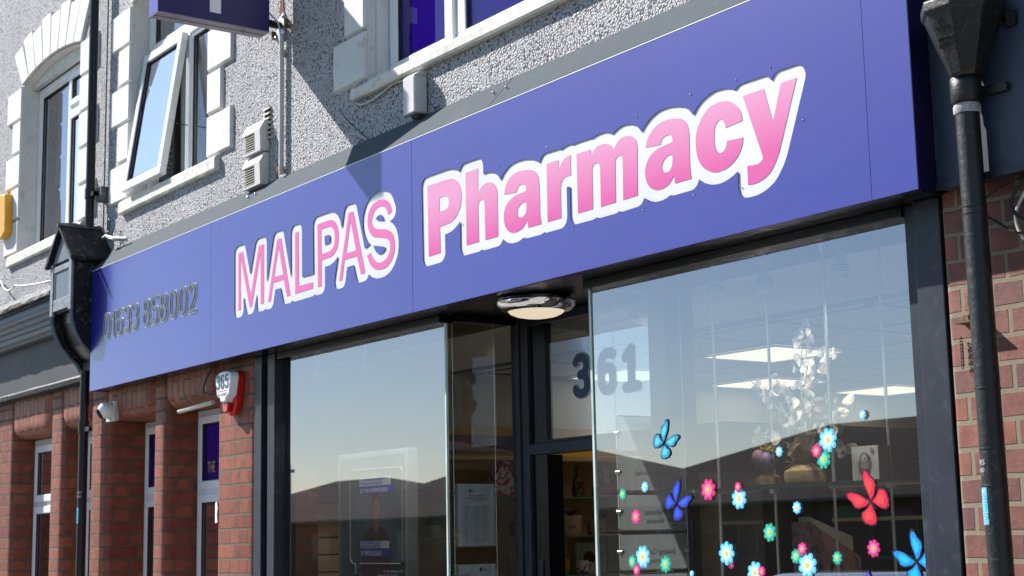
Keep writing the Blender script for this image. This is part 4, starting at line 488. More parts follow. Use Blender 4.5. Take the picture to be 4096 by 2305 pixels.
# dark upper rooms behind the windows
part('upper_room',MB().box(-10.3,-7.2,.31,.33,2.8,3.9).box(-10.3,-7.2,.31,.33,5.45,6).box(-10.3,-9.9,.31,.33,3.9,5.45).box(-8.55,-7.2,.31,.33,3.9,5.45).box(-10.3,-7.2,2.5,2.6,2.8,6).box(-10.3,-10.2,.33,2.5,2.8,6).box(-7.3,-7.2,.33,2.5,2.8,6).box(-10.2,-7.3,.33,2.5,5.9,6).box(-10.2,-7.3,.33,2.5,2.8,2.9),M('room_plaster',(.45,.43,.4),.9),PB)
part('roof',MB().box(-10.3,-1.5,.3,9,8.9,9),m_roof,PB)
# flashing above the sign (slopes out from the wall to the sign face)
for i,(a,b) in enumerate(((-10.2,-7.864),(-7.858,-5.418),(-5.412,-3.1))):
    zt=3.672;zb=3.515
    fm=MB().add([(a,.0,zt),(b,.0,zt),(b,-.140,zb),(a,-.140,zb),(a,.0,zt-.012),(b,.0,zt-.012),(b,-.138,zb-.012),(a,-.138,zb-.012)],[(0,1,2,3),(4,7,6,5),(0,3,7,4),(1,5,6,2),(2,6,7,3),(0,4,5,1)])
    fl=part('flashing',fm,m_flash,PB)
    for xx in ((b-.045,a+.045) if 0<i<2 else ((b-.045,) if i==0 else (a+.045,))):
        part('rivet',MB().sphere((xx,-.075,zb+.083+.004),.007,8,6),m_screw,fl,smooth=True)
# black soffit and shopfront
part('soffit',MB().box(-8.0,-3.12,-.135,.045,2.695,2.702).box(-7.99,-3.12,.045,.56,2.703,2.72).box(-10.14,-8.0,-.135,-.002,2.695,2.702),m_black,PB)
SFQ=[(-7.955,-7.865,-.005,.07,.1,2.694),(-7.80,-7.715,.0,.075,.1,2.694),(-7.865,-7.80,.03,.074,.1,2.694),(-3.248,-3.142,.0,.09,.1,2.694),(-3.30,-3.248,.022,.088,.1,2.694),(-7.715,-6.075,.03,.07,.35,.45),(-4.97,-3.30,.03,.07,.35,.45)]
[part('shopfront_frame',MB().box(*q),m_alu,PB,bevel=.003) for q in SFQ]
HDQ=[(-7.715,-6.06,.008,.085,2.658,2.694),(-4.975,-3.3,.008,.085,2.658,2.694),(-6.075,-6.045,.085,.45,2.668,2.702),(-4.99,-4.96,.085,.45,2.668,2.702)]
[part('head_rail',MB().box(*q),m_black,PB,bevel=.003) for q in HDQ]
part('jamb_shadow_gap',MB().box(-7.735,-7.69,.076,.12,.1,2.69),m_black,PB)
part('stall_riser',MB().box(-7.715,-6.06,.03,.09,0,.348),m_alu,PB);part('stall_riser',MB().box(-4.975,-3.3,.03,.09,0,.348),m_alu,PB)
def pane(name,pts,mat,par,label=None): return part(name,MB().add(pts,[(0,1,2,3)]),mat,par,label=label)
pane('shop_window',[(-7.715,.05,.45),(-6.066,.05,.45),(-6.066,.05,2.66),(-7.715,.05,2.66)],m_glass,PB,'left display pane reflecting sky and roofs')
pane('shop_window',[(-4.972,.05,.45),(-3.30,.05,.45),(-3.30,.05,2.66),(-4.972,.05,2.66)],m_glass,PB,'right display pane with flower stickers')
pane('return_pane',[(-6.066,.052,.45),(-6.066,.44,.45),(-6.066,.44,2.67),(-6.066,.052,2.67)],m_glass2,PB)
pane('return_pane',[(-4.972,.052,.45),(-4.972,.44,.45),(-4.972,.44,2.67),(-4.972,.052,2.67)],m_glass2,PB)
part('silicone_joint',MB().box(-6.073,-6.062,.044,.056,.45,2.66),m_gedge,PB);part('silicone_joint',MB().box(-4.982,-4.970,.044,.056,.45,2.66),m_gedge,PB)
DF=MB()
DF.box(-6.095,-6.035,.44,.52,0,2.70);DF.box(-6.033,-5.975,.45,.53,0,2.70);DF.box(-5.08,-4.965,.44,.60,0,2.70);DF.box(-5.975,-5.08,.45,.52,2.045,2.098);DF.box(-5.975,-5.08,.46,.52,2.66,2.70)
part('door_frame',DF,m_alu,PB,bevel=.004)
part('inner_jamb',MB().box(-5.973,-5.862,.47,.56,0,2.043).box(-5.973,-5.862,.47,.51,2.10,2.66).box(-5.973,-5.08,.468,.5,2.10,2.112),m_black,PB)
def leafq(u0,u1,z0,z1,t=.02):   # door leaf swung inwards past square, u = distance from the hinge
    d=Vector((.10,.995));n=Vector((d.y,-d.x))*t;o=Vector((-5.115,.605))
    p=[o+d*u0-n,o+d*u1-n,o+d*u1+n,o+d*u0+n];return MB().prism([tuple(q) for q in p],z0,z1,'z')
lm=leafq(0,.08,.03,2.03)
for q in ((.76,.84,.03,2.03),(.08,.76,1.93,2.03),(.08,.76,.03,.28)):
    o2=leafq(*q);lm.add(o2.v,o2.f)
dl=part('door_leaf',lm,m_black,PB);part('pane',leafq(.08,.76,.28,1.93,.003),m_glass2,dl)
part('lock',leafq(.78,.81,1.42,1.55,.024),m_alu,dl);part('strike_plate',MB().box(-5.945,-5.905,.464,.469,1.42,1.56),m_alu,PB)
tr=pane('transom_pane',[(-5.862,.485,2.11),(-5.08,.485,2.11),(-5.08,.485,2.66),(-5.862,.485,2.66)],m_glass,PB)
# door number 361 on the transom glass
m_num=M('navy_number_vinyl',(.03,.055,.10),.5,var=.02);m_numo=M('frosted_outline',(.42,.5,.53),.6,var=.02)
xs_={'3':-5.600,'6':-5.418,'I':-5.250}
def shift(ms,dx,dz): return [[(a/1e4+dx,b/1e4+dz) for a,b in r] for r in ms]
for ch in '36I':
    part('door_number',plate(shift(DIG['d'+ch],xs_[ch],2.388),.478,.480),m_num,tr);part('number_outline',plate(shift(DIG['e'+ch],xs_[ch],2.388),.4815,.483),m_numo,tr)
# interior
IN=MB();IN.box(-8.3,-8.2,.12,7.5,.0,2.70);IN.box(-3.10,-3.0,.12,7.5,0,2.70);IN.box(-8.3,-3.0,7.5,7.6,0,2.70);IN.box(-8.2,-7.97,.12,.2,0,2.7)
part('interior_wall',IN,m_wallp,PB)
part('shop_floor',MB().box(-8.3,-3.0,.1,7.5,-.02,.03),M('vinyl_floor',(.55,.5,.43),.4),PB)
part('ceiling',MB().box(-8.3,-3.0,.56,7.6,2.704,2.72).box(-8.2,-5.98,.086,.56,2.704,2.72).box(-5.06,-3.0,.086,.56,2.7045,2.72).box(-8.3,-3.0,.3,7.6,2.75,2.9),m_ceil,PB)
TB=MB();px=.62
TB.box(-8.2,-3.1,1.47,1.53,2.69,2.703)
yy=[1.67+.62*i for i in range(0,10)];xx=[-6.82+.65*i for i in range(-2,6)]
for a in yy: TB.box(-8.2,-3.1,a-.012,a+.012,2.697,2.7032)
for a in xx: TB.box(a-.012,a+.012,1.53,7.4,2.6975,2.7028)
part('ceiling_grid',TB,m_tbar,PB)
lights=[(-6.82,2.29,'square ceiling light nearest the window, above the dried plant'),(-8.12,3.53,'square ceiling light by the left wall, second row back'),(-8.12,4.77,'square ceiling light by the left wall, farthest row'),(-8.12,2.29,'square ceiling light by the left wall, seen behind the door number'),(-6.82,4.15,'square ceiling light cut off by the right window post'),(-5.52,3.53,'square ceiling light over the middle of the shop'),(-4.22,2.29,'square ceiling light toward the right wall'),(-4.22,5.39,'square ceiling light in the far right corner')]
for i,(a,b,l) in enumerate(lights):
    t=thing('ceiling_light',l,'ceiling light',(a+.325,b+.31,2.70),'square ceiling light panels')
    ff=MB();frame_boxes(ff,0,1,0,1,0,.1,.1)
    part('frame',MB().box(a+.02,a+.63,b+.02,b+.035,2.688,2.697).box(a+.02,a+.63,b+.585,b+.6,2.688,2.697).box(a+.02,a+.035,b+.035,b+.585,2.688,2.697).box(a+.615,a+.63,b+.035,b+.585,2.688,2.697),m_whitep,t)
    part('diffuser',MB().box(a+.035,a+.615,b+.035,b+.585,2.690,2.696),m_panel,t)
# unseen slab and walls added to keep daylight out of the shop
part('light_block_slab',MB().box(-8.4,-1.5,.302,9,2.91,3.1).box(-10.3,-8.4,.6,9,2.85,3.1),m_dark,PB)
part('light_block_walls',MB().box(-8.45,-8.32,.3,9,0,2.9).box(-2.98,-2.9,.14,9,0,2.9).box(-8.4,-2.95,7.65,7.8,0,2.9),m_dark,PB)
# brick piers (left of shopfront)
def bull(x0,x1,yb=.40,r=.05,rl=.05):
    p=[(x0,yb)]
    for k in range(7):
        a=rad(180+90*k/6);p.append((x0+rl+rl*math.cos(a),rl+rl*math.sin(a)))
    for k in range(7):
        a=rad(270+90*k/6);p.append((x1-r+r*math.cos(a),r+r*math.sin(a)))
    p.append((x1,yb));return p
for (a,b,u0,l) in ((-10.50,-10.195,.02,'brick pier behind the thin black downpipe'),(-9.40,-9.205,.115,'narrow brick pier between the two purple windows'),(-8.455,-7.957,.05,'wide brick pier carrying the alarm box')):
    part('brick_pier',MB().wall(bull(a,b),0,2.80,u0),m_brickL,PB,smooth=True,label=l)
def soldier(par,x0,x1,z0=2.50,z1=2.82,y=-.012,r=.095,yb=.30):
    mb=MB();mb.uv={};prof=[(y,z1)];
    for k in range(8):
        a=rad(180+90*k/7);prof.append((y+r+r*math.cos(a),z0+r+r*math.sin(a)))
    prof.append((yb,z0));n=12;w_=x1-x0
    for i in range(n+1):
        t=i/n;x=x0+w_*t
        e=min(t,1-t)*w_;ed=max(0,1-e/.06);off=.045*ed*ed;lift=-.03*math.sin(math.pi*t)*0
        for (py,pz) in prof: mb.v.append((x,py+off,pz+lift+.03*ed*ed))
    m_=len(prof);L=[0]
    for k in range(1,m_): L.append(L[-1]+math.dist(prof[k-1],prof[k]))
    for i in range(n):
        for k in range(m_-1):
            mb.f.append((i*m_+k,i*m_+k+1,(i+1)*m_+k+1,(i+1)*m_+k))
            ua=x0+w_*i/n;ub=x0+w_*(i+1)/n
            mb.uv[len(mb.f)-1]=[(ua,-L[k]+.16),(ua,-L[k+1]+.16),(ub,-L[k+1]+.16),(ub,-L[k]+.16)]
    return part('brick_arch',mb,m_brickS,par,smooth=True)
soldier(PB,-10.20,-9.39);soldier(PB,-9.22,-8.45);
for (a,b,xt) in ((-10.19,-9.41,0),(-9.20,-8.46,1)):
    yb=.215 if xt else .272;fb=MB();frame_boxes(fb,a,b,.85,2.497,yb,.05,.07);fb.box(a+.05,b-.05,yb+.002,yb+.068,1.955,2.02)
    wf=part('window_frame',fb,m_upvc,PB,bevel=.006,label='white ground floor window frame with purple glass')
    s1=sash('casement',a+.04,b-.04,2.005,2.46,yb-.014,wf,w=.05,d=.05,gmat=m_glass2);part('purple_film',MB().box(a+.08,b-.08,yb+.012,yb+.016,2.04,2.43),m_purpled,s1)
    s2=sash('casement',a+.04,b-.04,.9,1.972,yb-.014,wf,w=.05,d=.05,gmat=m_glass2);part('dark_film',MB().box(a+.08,b-.08,yb+.03,yb+.036,.94,1.93),M('dark_purple_film',(.02,.005,.06),.3),s2)
    if xt:
        part('gold_lettering',text_mesh('THE',.098,(-9.055,yb+.004,2.105),.62,align='LEFT'),m_gold,s1);part('gold_lettering',text_mesh('AT',.043,(-9.0,yb+.004,2.035),.75,align='LEFT'),m_gold,s1)
part('lead_flashing_pipe',MB().tube([(-8.95,-.02,2.47),(-8.46,-.02,2.485)],.014,8),m_vent,PB,smooth=True)
part('back_wall_ground',MB().box(-10.3,-8.3,.36,.4,0,2.7),m_dark,PB)
# ------------------------------------------------------------------ left neighbour
NB=thing('neighbour_building','pebbledashed house on the left with an arched window above a black shop cornice','building',(-12.5,0,0))
part('pebbledash_wall',plate([rect(-18,-10.335,2.795,9),arcring(-12.13,-10.815,3.94,5.33,.075)],-.006,.3),m_peb2,NB)
quoins(NB,-12.13,-10.815,3.975,5.335,.075);NB.children[-1].location.y-=.006
reveal(NB,arcring(-12.13,-10.815,3.94,5.33,.075),-.008,.2)
sill(NB,-12.36,-10.70,3.878,3.972)
y=.11
fb=MB();frame_boxes(fb,-12.12,-10.82,3.965,5.30,y,.055,.07)
fb.box(-11.43,-11.37,y+.002,y+.068,4.02,5.245);fb.box(-11.37,-10.875,y+.003,y+.067,4.93,4.995)
wf=part('window_frame',fb,m_upvc,NB,bevel=.005)
# arched head board between frame and intrados
part('arch_head_board',plate([[(-12.12,5.302)]+[(-12.12,5.31)]+[(-11.4725+.6475*math.cos(rad(a)),5.31+.10*math.sin(rad(a))) for a in range(180,-1,-15)]+[(-10.825,5.302)]],.06,.1),m_stucco,NB)
sash('fixed_light',-12.07,-11.425,4.015,5.25,y+.012,wf,w=.022,d=.03)
sash('casement',-11.375,-10.87,4.99,5.25,y-.012,wf,w=.05,d=.045)
sash('casement',-11.375,-10.87,4.015,4.935,y-.012,wf,w=.05,d=.045)
curtain(-12.08,-11.72,3.9,5.35,.26,NB,m_curtg,wl=.12);curtain(-11.7,-10.86,3.9,5.35,.33,NB,m_curt,wl=.05)
part('upper_room',MB().box(-12.6,-10.5,.9,1,3.4,5.9).box(-12.7,-12.6,.3,.9,3.4,5.9).box(-10.5,-10.4,.3,.9,3.4,5.9).box(-12.6,-10.5,.3,.9,5.8,5.9).box(-12.6,-10.5,.3,.9,3.4,3.5),M('dim_room',(.3,.3,.3),.9),NB)
for (a,b,u0) in ((-18,-12.16,.0),(-11.31,-11.045,.03)):
    part('brick_pier',MB().wall(bull(a,b,.4),0,2.79,u0),m_brickL,NB,smooth=True)
soldier(NB,-12.17,-11.30);soldier(NB,-11.05,-10.49)
for (a,b) in ((-12.15,-11.32),(-11.03,-10.51)):
    yb=.17;fb=MB();frame_boxes(fb,a,b,.85,2.497,yb,.06,.08);fb.box(a+.06,b-.06,yb+.002,yb+.068,1.965,2.03)
    wf=part('window_frame',fb,M('weathered_white_frame',(.62,.6,.6),.6,dirt=((.3,.28,.25),.6,12)),NB,bevel=.006)
    sash('casement',a+.05,b-.05,2.015,2.45,yb-.014,wf,w=.055,d=.05);sash('casement',a+.05,b-.05,.9,1.982,yb-.014,wf,w=.055,d=.05)
part('back_wall_ground',MB().box(-18,-10.3,.41,.45,0,2.7),m_dark,NB)
# cornice and shop board
def extr(name,prof,x0,x1,mat,par,jit=0,n=1,seed=1):
    mb=MB();rnd=random.Random(seed);m_=len(prof)
    for i in range(n+1):
        x=x0+(x1-x0)*i/n
        for (a,b) in prof: mb.v.append((x,a+rnd.uniform(-jit,jit),b+rnd.uniform(-jit,jit)))
    for i in range(n):
        for k in range(m_): mb.f.append((i*m_+k,i*m_+(k+1)%m_,(i+1)*m_+(k+1)%m_,(i+1)*m_+k))
    mb.f.append(tuple(range(m_)));mb.f.append(tuple(n*m_+k for k in range(m_)));return part(name,mb,mat,par)
m_lead=M('weathered_lead',(.12,.12,.125),.75,var=.3,vs=10,bs=30,bd=.01,dirt=((.5,.49,.47),.8,14))
extr('lead_flashing',[(-.007,3.60),(-.007,3.585),(-.262,3.425),(-.275,3.40),(-.29,3.405),(-.29,3.425),(-.27,3.45)],-18,-10.57,m_lead,NB,.006,90,3)
extr('cornice',[(-.007,3.585),(-.262,3.42),(-.262,3.385),(-.245,3.38),(-.245,3.372)],-18,-10.57,m_blackflake,NB)
extr('cornice_moulding',[(-.06,3.37),(-.245,3.37),(-.25,3.34),(-.232,3.325),(-.232,3.31),(-.205,3.30),(-.2,3.275),(-.175,3.268),(-.17,3.24),(-.06,3.24)],-18,-10.57,m_greypaint,NB)
extr('cornice_bed',[(-.06,3.238),(-.155,3.238),(-.15,3.205),(-.125,3.195),(-.12,3.18),(-.06,3.18)],-18,-10.57,m_greypaint,NB)
part('shop_board',MB().box(-18,-10.34,-.055,-.007,2.84,3.238),m_greyboard,NB)
extr('board_bead',[(-.007,2.838),(-.085,2.838),(-.095,2.825),(-.09,2.795),(-.007,2.785)],-18,-10.46,m_blackflake,NB,.002,40)
solo('yellow_alarm_box',MB().prism([(-12.55,4.50),(-12.275,4.47),(-12.26,4.16),(-12.34,4.12),(-12.5,4.135),(-12.55,4.2)],-.085,-.008,'y'),m_yellow,'yellow plastic alarm box on the far left wall, cut by the picture edge','alarm box',(-12.27,0,4.13),bevel=.012)
# cable sagging over the cornice
def sag(a,b,k,n=10):
    a=Vector(a);b=Vector(b);return [tuple(a.lerp(b,i/n)-Vector((0,0,k*4*(i/n)*(1-i/n)))) for i in range(n+1)]
solo('wall_cable',MB().tube([(-13,-.03,3.9),(-12.5,-.03,3.80)]+sag((-12.35,-.05,3.72),(-11.6,-.2,3.62),.03)+sag((-11.5,-.2,3.60),(-10.65,-.2,3.53),.01),.007,6),m_cable,'pale loose cables sagging along the top of the black cornice','cable',(-12,0,3.6),smooth=True)
# ------------------------------------------------------------------ gabled console at the party line
CB=thing('corbel_console','black flaking gabled timber console between the shopfronts on two scroll brackets','console',(-10.36,0,2.9))
x0,x1=-10.562,-10.152;yf_=-.283
part('box_body',MB().box(x0+.012,x1-.0,yf_+.016,-.007,3.25,3.60).prism([(x0+.012,3.60),(x1,3.60),((x0+x1)/2,3.79)],yf_+.016,-.007,'y'),m_blackflake,CB)
f=MB();f.box(x0,x0+.055,yf_-.004,yf_+.014,3.235,3.60);f.box(x1-.05,x1+.002,yf_-.004,yf_+.014,3.245,3.60);f.box(x0+.055,x1-.05,yf_,yf_+.015,3.265,3.345);f.box(x0+.055,x1-.05,yf_,yf_+.015,3.535,3.575)
f.box(x0+.055,x0+.075,yf_+.004,yf_+.0155,3.345,3.535)
part('panel_frame',f,M('worn_grey_paint',(.2,.23,.27),.6,var=.3,vs=14,bs=40,bd=.006,bst=.8,dirt=((.015,.016,.02),.95,26)),CB,bevel=.003)
part('panel',MB().box(x0+.077,x1-.05,yf_+.009,yf_+.0152,3.345,3.535).prism([(x0+.03,3.60),(x1-.02,3.60),((x0+x1)/2,3.785)],yf_+.003,yf_+.0145,'y'),m_greypaint,CB)
rf=MB()
for s in (-1,1):
    cx=(x0+x1)/2;n=9;rnd=random.Random(5+s)
    for i in range(n+1):
        yy_=yf_-.028+(-.007-yf_+.028)*i/n
        for (dx,dz) in ((0,3.825),(s*.245,3.575),(s*.262,3.585),(s*.262,3.60),(0,3.855)):
            rf.v.append((cx+dx,yy_,dz+rnd.uniform(-.005,.005)))
    k=len(rf.v)-(n+1)*5
    for i in range(n):
        for j in range(5): rf.f.append((k+i*5+j,k+i*5+(j+1)%5,k+(i+1)*5+(j+1)%5,k+(i+1)*5+j))
    rf.f.append(tuple(k+j for j in range(5)));rf.f.append(tuple(k+n*5+j for j in range(5)))
part('gable_roof',rf,m_blackflake,CB)
part('ridge_lead',MB().tube([(-10.36,yf_-.035,3.85),(-10.36,-.2,3.86),(-10.36,-.1,3.85),(-10.36,-.01,3.86)],[.014,.018,.014,.016],6),m_lead,CB)
scr=[(-.268,3.248),(-.262,3.175),(-.236,3.095),(-.192,3.02),(-.14,2.965),(-.08,2.915),(-.05,2.86)]
for xa in (x0+.0,x1-.035):
    part('scroll_bracket',MB().prism([(-.06,3.249)]+scr+[(-.008,2.86),(-.008,3.249)],xa,xa+.036,'x'),m_blackflake,CB)
    part('scroll_bead',MB().tube([(xa+.018,p[0]-.006,p[1]) for p in scr],.016,8),m_greypaint,CB,smooth=True)
part('underside',MB().prism([(-.06,3.2495)]+[(p[0]+.04,p[1]) for p in scr]+[(-.008,2.86),(-.008,3.2495)],x0+.036,x1-.035,'x'),m_black,CB)
wl=MB();wl.tube([(-10.16,-.05,3.76),(-10.10,-.06,3.74),(-10.0,-.04,3.71),(-9.82,-.03,3.68)],.009,6);wl.tube([(-10.16,-.07,3.75),(-10.08,-.08,3.75),(-9.98,-.05,3.72),(-9.80,-.04,3.69)],.008,6)
wl.tube([(-10.05,-.03,3.77),(-10.0,-.05,3.72)],.006,6)
solo('cable_bundle',wl,m_cable,'white cable bundle strapped across the wall just right of the gabled console','cable',(-10,0,3.7),smooth=True)
solo('cable_loop',MB().tube([(-10.13,-.05,3.76)]+[(-10.11+.022*math.cos(rad(a)),-.05,3.83+.045*math.sin(rad(a))) for a in range(-90,271,30)],.004,6),m_cableb,'small black wire loop above the gabled console','wire',(-10.1,0,3.8),smooth=True)
# thin black downpipe on the left
DP=thing('downpipe','thin smooth black downpipe running down between the two buildings','downpipe',(-10.38,0,0))
part('pipe',MB().tube([(-10.378,-.085,9),(-10.378,-.085,3.79)],.0315,20),m_blackpaint,DP,smooth=True)
part('pipe',MB().tube([(-10.395,-.085,2.86),(-10.395,-.085,0)],.0315,20),m_blackpaint,DP,smooth=True)
part('pipe_collar',MB().lathe([(.032,0),(.037,.0),(.037,.075),(.032,.075)],(-10.378,-.085,4.06),20),m_blackpaint,DP,smooth=True);part('pipe_collar',MB().lathe([(.032,0),(.037,.0),(.037,.085),(.032,.085)],(-10.395,-.085,2.43),20),m_blackpaint,DP,smooth=True)
part('pipe_clip',MB().box(-10.34,-10.28,-.10,-.07,4.07,4.10).box(-10.30,-10.28,-.098,-.007,4.0695,4.1005),m_blackpaint,DP);part('pipe_clip',MB().box(-10.36,-10.26,-.10,-.075,2.44,2.47),m_blackpaint,DP)
part('wall_block',MB().box(-10.325,-10.24,-.06,-.001,4.03,4.13),m_lead,DP)
def wrap(cx,cy,r,a0,a1,z0,z1,n=10,tw=0):
    mb=MB()
    for i in range(n+1):
        a=rad(a0+(a1-a0)*i/n)
        for z in (z0,z1): mb.v.append((cx+r*math.cos(a)+tw*(z-z0),cy+r*math.sin(a),z))
    for i in range(n): mb.f.append((2*i,2*i+2,2*i+3,2*i+1))
    return mb
m_stk=M('cyan_sticker',(.05,.42,.6),.5,var=.15,vs=60,dirt=((.7,.8,.85),.6,30));m_stkb=M('black_sticker',(.02,.02,.025),.5,dirt=((.5,.5,.5),.5,60))
def wraptext(s,size,cx,cy,r,a,z,mat,par,name='lettering',sx=.8):
    A=rad(a);n=Vector((math.cos(A),math.sin(A),0));rt=Vector((-n.y,n.x,0));p=Vector((cx,cy,z))+n*(r+.0012)
    me=text_mesh(s,size,p,sx,right=tuple(rt),align='CENTER')
    # bend the flat lettering round the pipe
    for v in me.vertices:
        q=v.co-p;t=q.dot(rt);an=A+t/r
        v.co=Vector((cx+(r+.0009)*math.cos(an),cy+(r+.0009)*math.sin(an),v.co.z))
    return part(name,me,mat,par)
st=solo('sticker',wrap(-10.395,-.085,.0322,225,300,1.825,1.93),m_stk,'pale blue sticker low on the thin left downpipe','sticker',(-10.395,-.085,1.8),smooth=True)
st=solo('sticker',wrap(-10.395,-.085,.0322,225,310,1.985,2.045),m_stkb,'black taxi sticker on the thin left downpipe','sticker',(-10.395,-.085,2.0),smooth=True)
wraptext('CARS',.026,-10.395,-.085,.0322,285,2.022,m_plainwhite,st);wraptext('58400',.022,-10.395,-.085,.0322,285,1.996,m_plainwhite,st)
# ------------------------------------------------------------------ right neighbour
RB=thing('neighbour_shop','brick shop on the right edge below a dark painted board','building',(-2,0,0))
p=[(-3.142,.25),(-3.142,.03)]+[(-3.142+.03+.03*math.cos(rad(a)),.03+.03*math.sin(rad(a))) for a in (195,210,225,240,255,270)]+[(4,0)]
part('brick_wall',MB().wall(p,0,2.70,-.02),m_brickN,RB,smooth=True)
part('painted_board',MB().box(-3.093,4,-.06,-.002,2.70,4.6),M('navy_board_paint',(.028,.038,.065),.45,var=.25,vs=3,stretch=(2,1,.4),dirt=((.14,.16,.2),.4,10)),RB)
part('board_lip',MB().box(-3.09,4,-.072,-.061,2.693,2.715),m_alu,RB)
# pipe with hopper
HP=thing('rainwater_pipe','old cast iron pipe with a large octagonal hopper, peeling black paint','downpipe',(-2.92,0,0))
hx,hy=-2.905,-.125
def octr(r,z,k=1.): return [(hx+r*math.cos(rad(22.5+45*i)),hy+r*math.sin(rad(22.5+45*i))*k,z) for i in range(8)]
hm=MB();R_=[octr(.122,3.232),octr(.128,3.228),octr(.128,3.198),octr(.118,3.188),octr(.052,3.01),octr(.045,3.0)]
vs=[q for r in R_ for q in r];fs=[(i*8+k,i*8+(k+1)%8,(i+1)*8+(k+1)%8,(i+1)*8+k) for i in range(5) for k in range(8)]+[tuple(range(7,-1,-1)),tuple(40+k for k in range(8))]
m_cast=M('peeling_cast_iron',(.006,.006,.007),.42,var=.5,vs=14,bs=45,bd=.005,bst=.55,dirt=((.10,.095,.09),.45,38))
part('hopper',hm.add(vs,fs),m_cast,HP,bevel=.004)
an=rad(22.5+45*5+22.5);nrm=Vector((math.cos(an),math.sin(an),0))
for s,zz,sz in (('2½"',3.155,.024),('Dialex',3.135,.021),('MADE IN',3.105,.015),('ENGLAND',3.088,.015)):
    t=(3.188-zz)/(3.188-3.01);r=(.118+(.052-.118)*t)*math.cos(rad(22.5))
    part('cast_lettering',text_mesh(s,sz,(hx+nrm.x*(r+.001),hy+nrm.y*(r+.001),zz),.9,right=(-nrm.y,nrm.x,0),up=tuple((Vector((0,0,1))+nrm*.34).normalized()),thick=.003),m_cast,HP)
part('collar',MB().lathe([(.044,0),(.047,.005),(.047,.075),(.041,.085)],(-2.918,-.115,2.925),20),m_cast,HP,smooth=True)
part('lime_band',MB().lathe([(.0385,0),(.0405,.004),(.041,.022),(.0385,.03)],(-2.921,-.112,2.893),20),M('lime_crust',(.35,.35,.36),.9,var=.4,vs=60,bs=90,bd=.006,dirt=((.03,.03,.03),.9,50)),HP,smooth=True)
pp=[(-2.922+.021*i/12,-.112,2.93-(2.93)*i/12) for i in range(13)]
part('pipe',MB().tube(pp,.0365,24),m_cast,HP,smooth=True)
part('upper_pipe',MB().tube([(-2.912,-.125,3.22),(-2.912,-.125,5)],.036,20),M('stone_painted_pipe',(.3,.28,.24),.6),HP,smooth=True)
part('ear',MB().rbox(-2.80,-2.755,-.075,-.061,3.135,3.185,.012,ax='y').box(-2.86,-2.79,-.075,-.062,3.15,3.175),m_cast,HP);part('ear',MB().rbox(-2.88,-2.80,-.078,-.061,2.945,2.975,.012,ax='y'),m_cast,HP)
for z in (2.604,2.583,1.884,1.777,2.06): part('cable_tie',MB().lathe([(.0370,0),(.0385,.001),(.0385,.004),(.0370,.005)],(-2.922+.021*(2.93-z)/2.93,-.112,z),20),m_cableb,HP,smooth=True)
cx_=-2.914
st=solo('sticker',wrap(cx_,-.112,.0372,216,268,1.668,1.775,tw=-.0),m_stk,'light blue paper sticker on the thick right pipe','sticker',(cx_,-.112,1.7),smooth=True)
for i in range(9): wraptext(random.choice(('removals','house clear','man & van','light haul','sheds','rubbish')),.0085,cx_,-.112,.0373,243,1.752-.0085*i,m_plainwhite,st,sx=.9)
wraptext('POINTS',.011,cx_,-.112,.0373,243,1.762,m_plainwhite,st);wraptext('739512',.015,cx_,-.112,.0373,246,1.672,m_plainwhite,st)
st=solo('sticker',wrap(cx_,-.112,.0372,206,262,1.805,1.86),m_stkb,'torn black taxi sticker above the light blue one on the right pipe','sticker',(cx_,-.112,1.83),smooth=True)
wraptext('CARS',.022,cx_,-.112,.0373,235,1.840,m_plainwhite,st);wraptext('58400',.018,cx_,-.112,.0373,237,1.819,m_plainwhite,st)
ib=thing('iron_bracket','rusty iron wall bracket half hidden behind the thick right pipe','bracket',(-3.04,0,2.33))
part('strap',MB().rbox(-3.052,-3.034,-.006,-.001,2.288,2.373,.007,ax='y'),m_rust,ib);part('shelf_piece',MB().box(-3.072,-2.99,-.05,-.001,2.276,2.281).box(-3.072,-2.99,-.006,-.001,2.281,2.305),m_rust,ib)
part('bolt',MB().lathe([(.007,0),(.007,-.004),(.002,-.006)],(-3.043,-.006,2.362),12,'y'),m_rust,ib);part('bolt',MB().lathe([(.007,0),(.007,-.004),(.002,-.006)],(-3.043,-.006,2.307),12,'y'),m_rust,ib)
ch=MB()
for i in range(9):
    z=2.232-.0105*i;pts=[]
    for a in range(0,361,30):
        if i%2: pts.append((-3.079+.0045*math.cos(rad(a)),-.012,z+.0075*math.sin(rad(a))))
        else: pts.append((-3.079,-.012+.0045*math.cos(rad(a)),z+.0075*math.sin(rad(a))))
    ch.tube(pts,.0012,5,caps=False)
solo('short_chain',ch,m_cableb,'short dark chain hanging on the brick beside the thick right pipe','chain',(-3.08,0,2.23),smooth=True)
def cab(name,pts,r,mat,label):
    P=[Vector(p) for p in pts];out=[]
    for i in range(len(P)-1):
        p0=P[max(i-1,0)];p1=P[i];p2=P[i+1];p3=P[min(i+2,len(P)-1)]
        for k in range(5):
            t=k/5;out.append(.5*((2*p1)+(p2-p0)*t+(2*p0-5*p1+4*p2-p3)*t*t+(3*p1-p0-3*p2+p3)*t**3))
    out.append(P[-1]);return solo(name,MB().tube(out,r,8),mat,label,'cable',pts[0],smooth=True)
cab('wall_cable',[(-2.79,-.01,2.70),(-2.83,-.03,2.68),(-2.888,-.03,2.668),(-2.929,-.035,2.649),(-2.952,-.05,2.615),(-2.955,-.07,2.59),(-2.96,-.075,2.3),(-2.955,-.06,1.9)],.0035,m_cableb,'thin black cable looping down behind the thick right pipe')
cab('wall_cable',[(-2.953,-.075,2.592),(-2.93,-.04,2.585),(-2.890,-.03,2.556),(-2.848,-.03,2.528),(-2.81,-.03,2.517),(-2.7,-.03,2.51)],.0038,m_cableb,'black cable with a white taped joint crossing the brick right of the pipe')
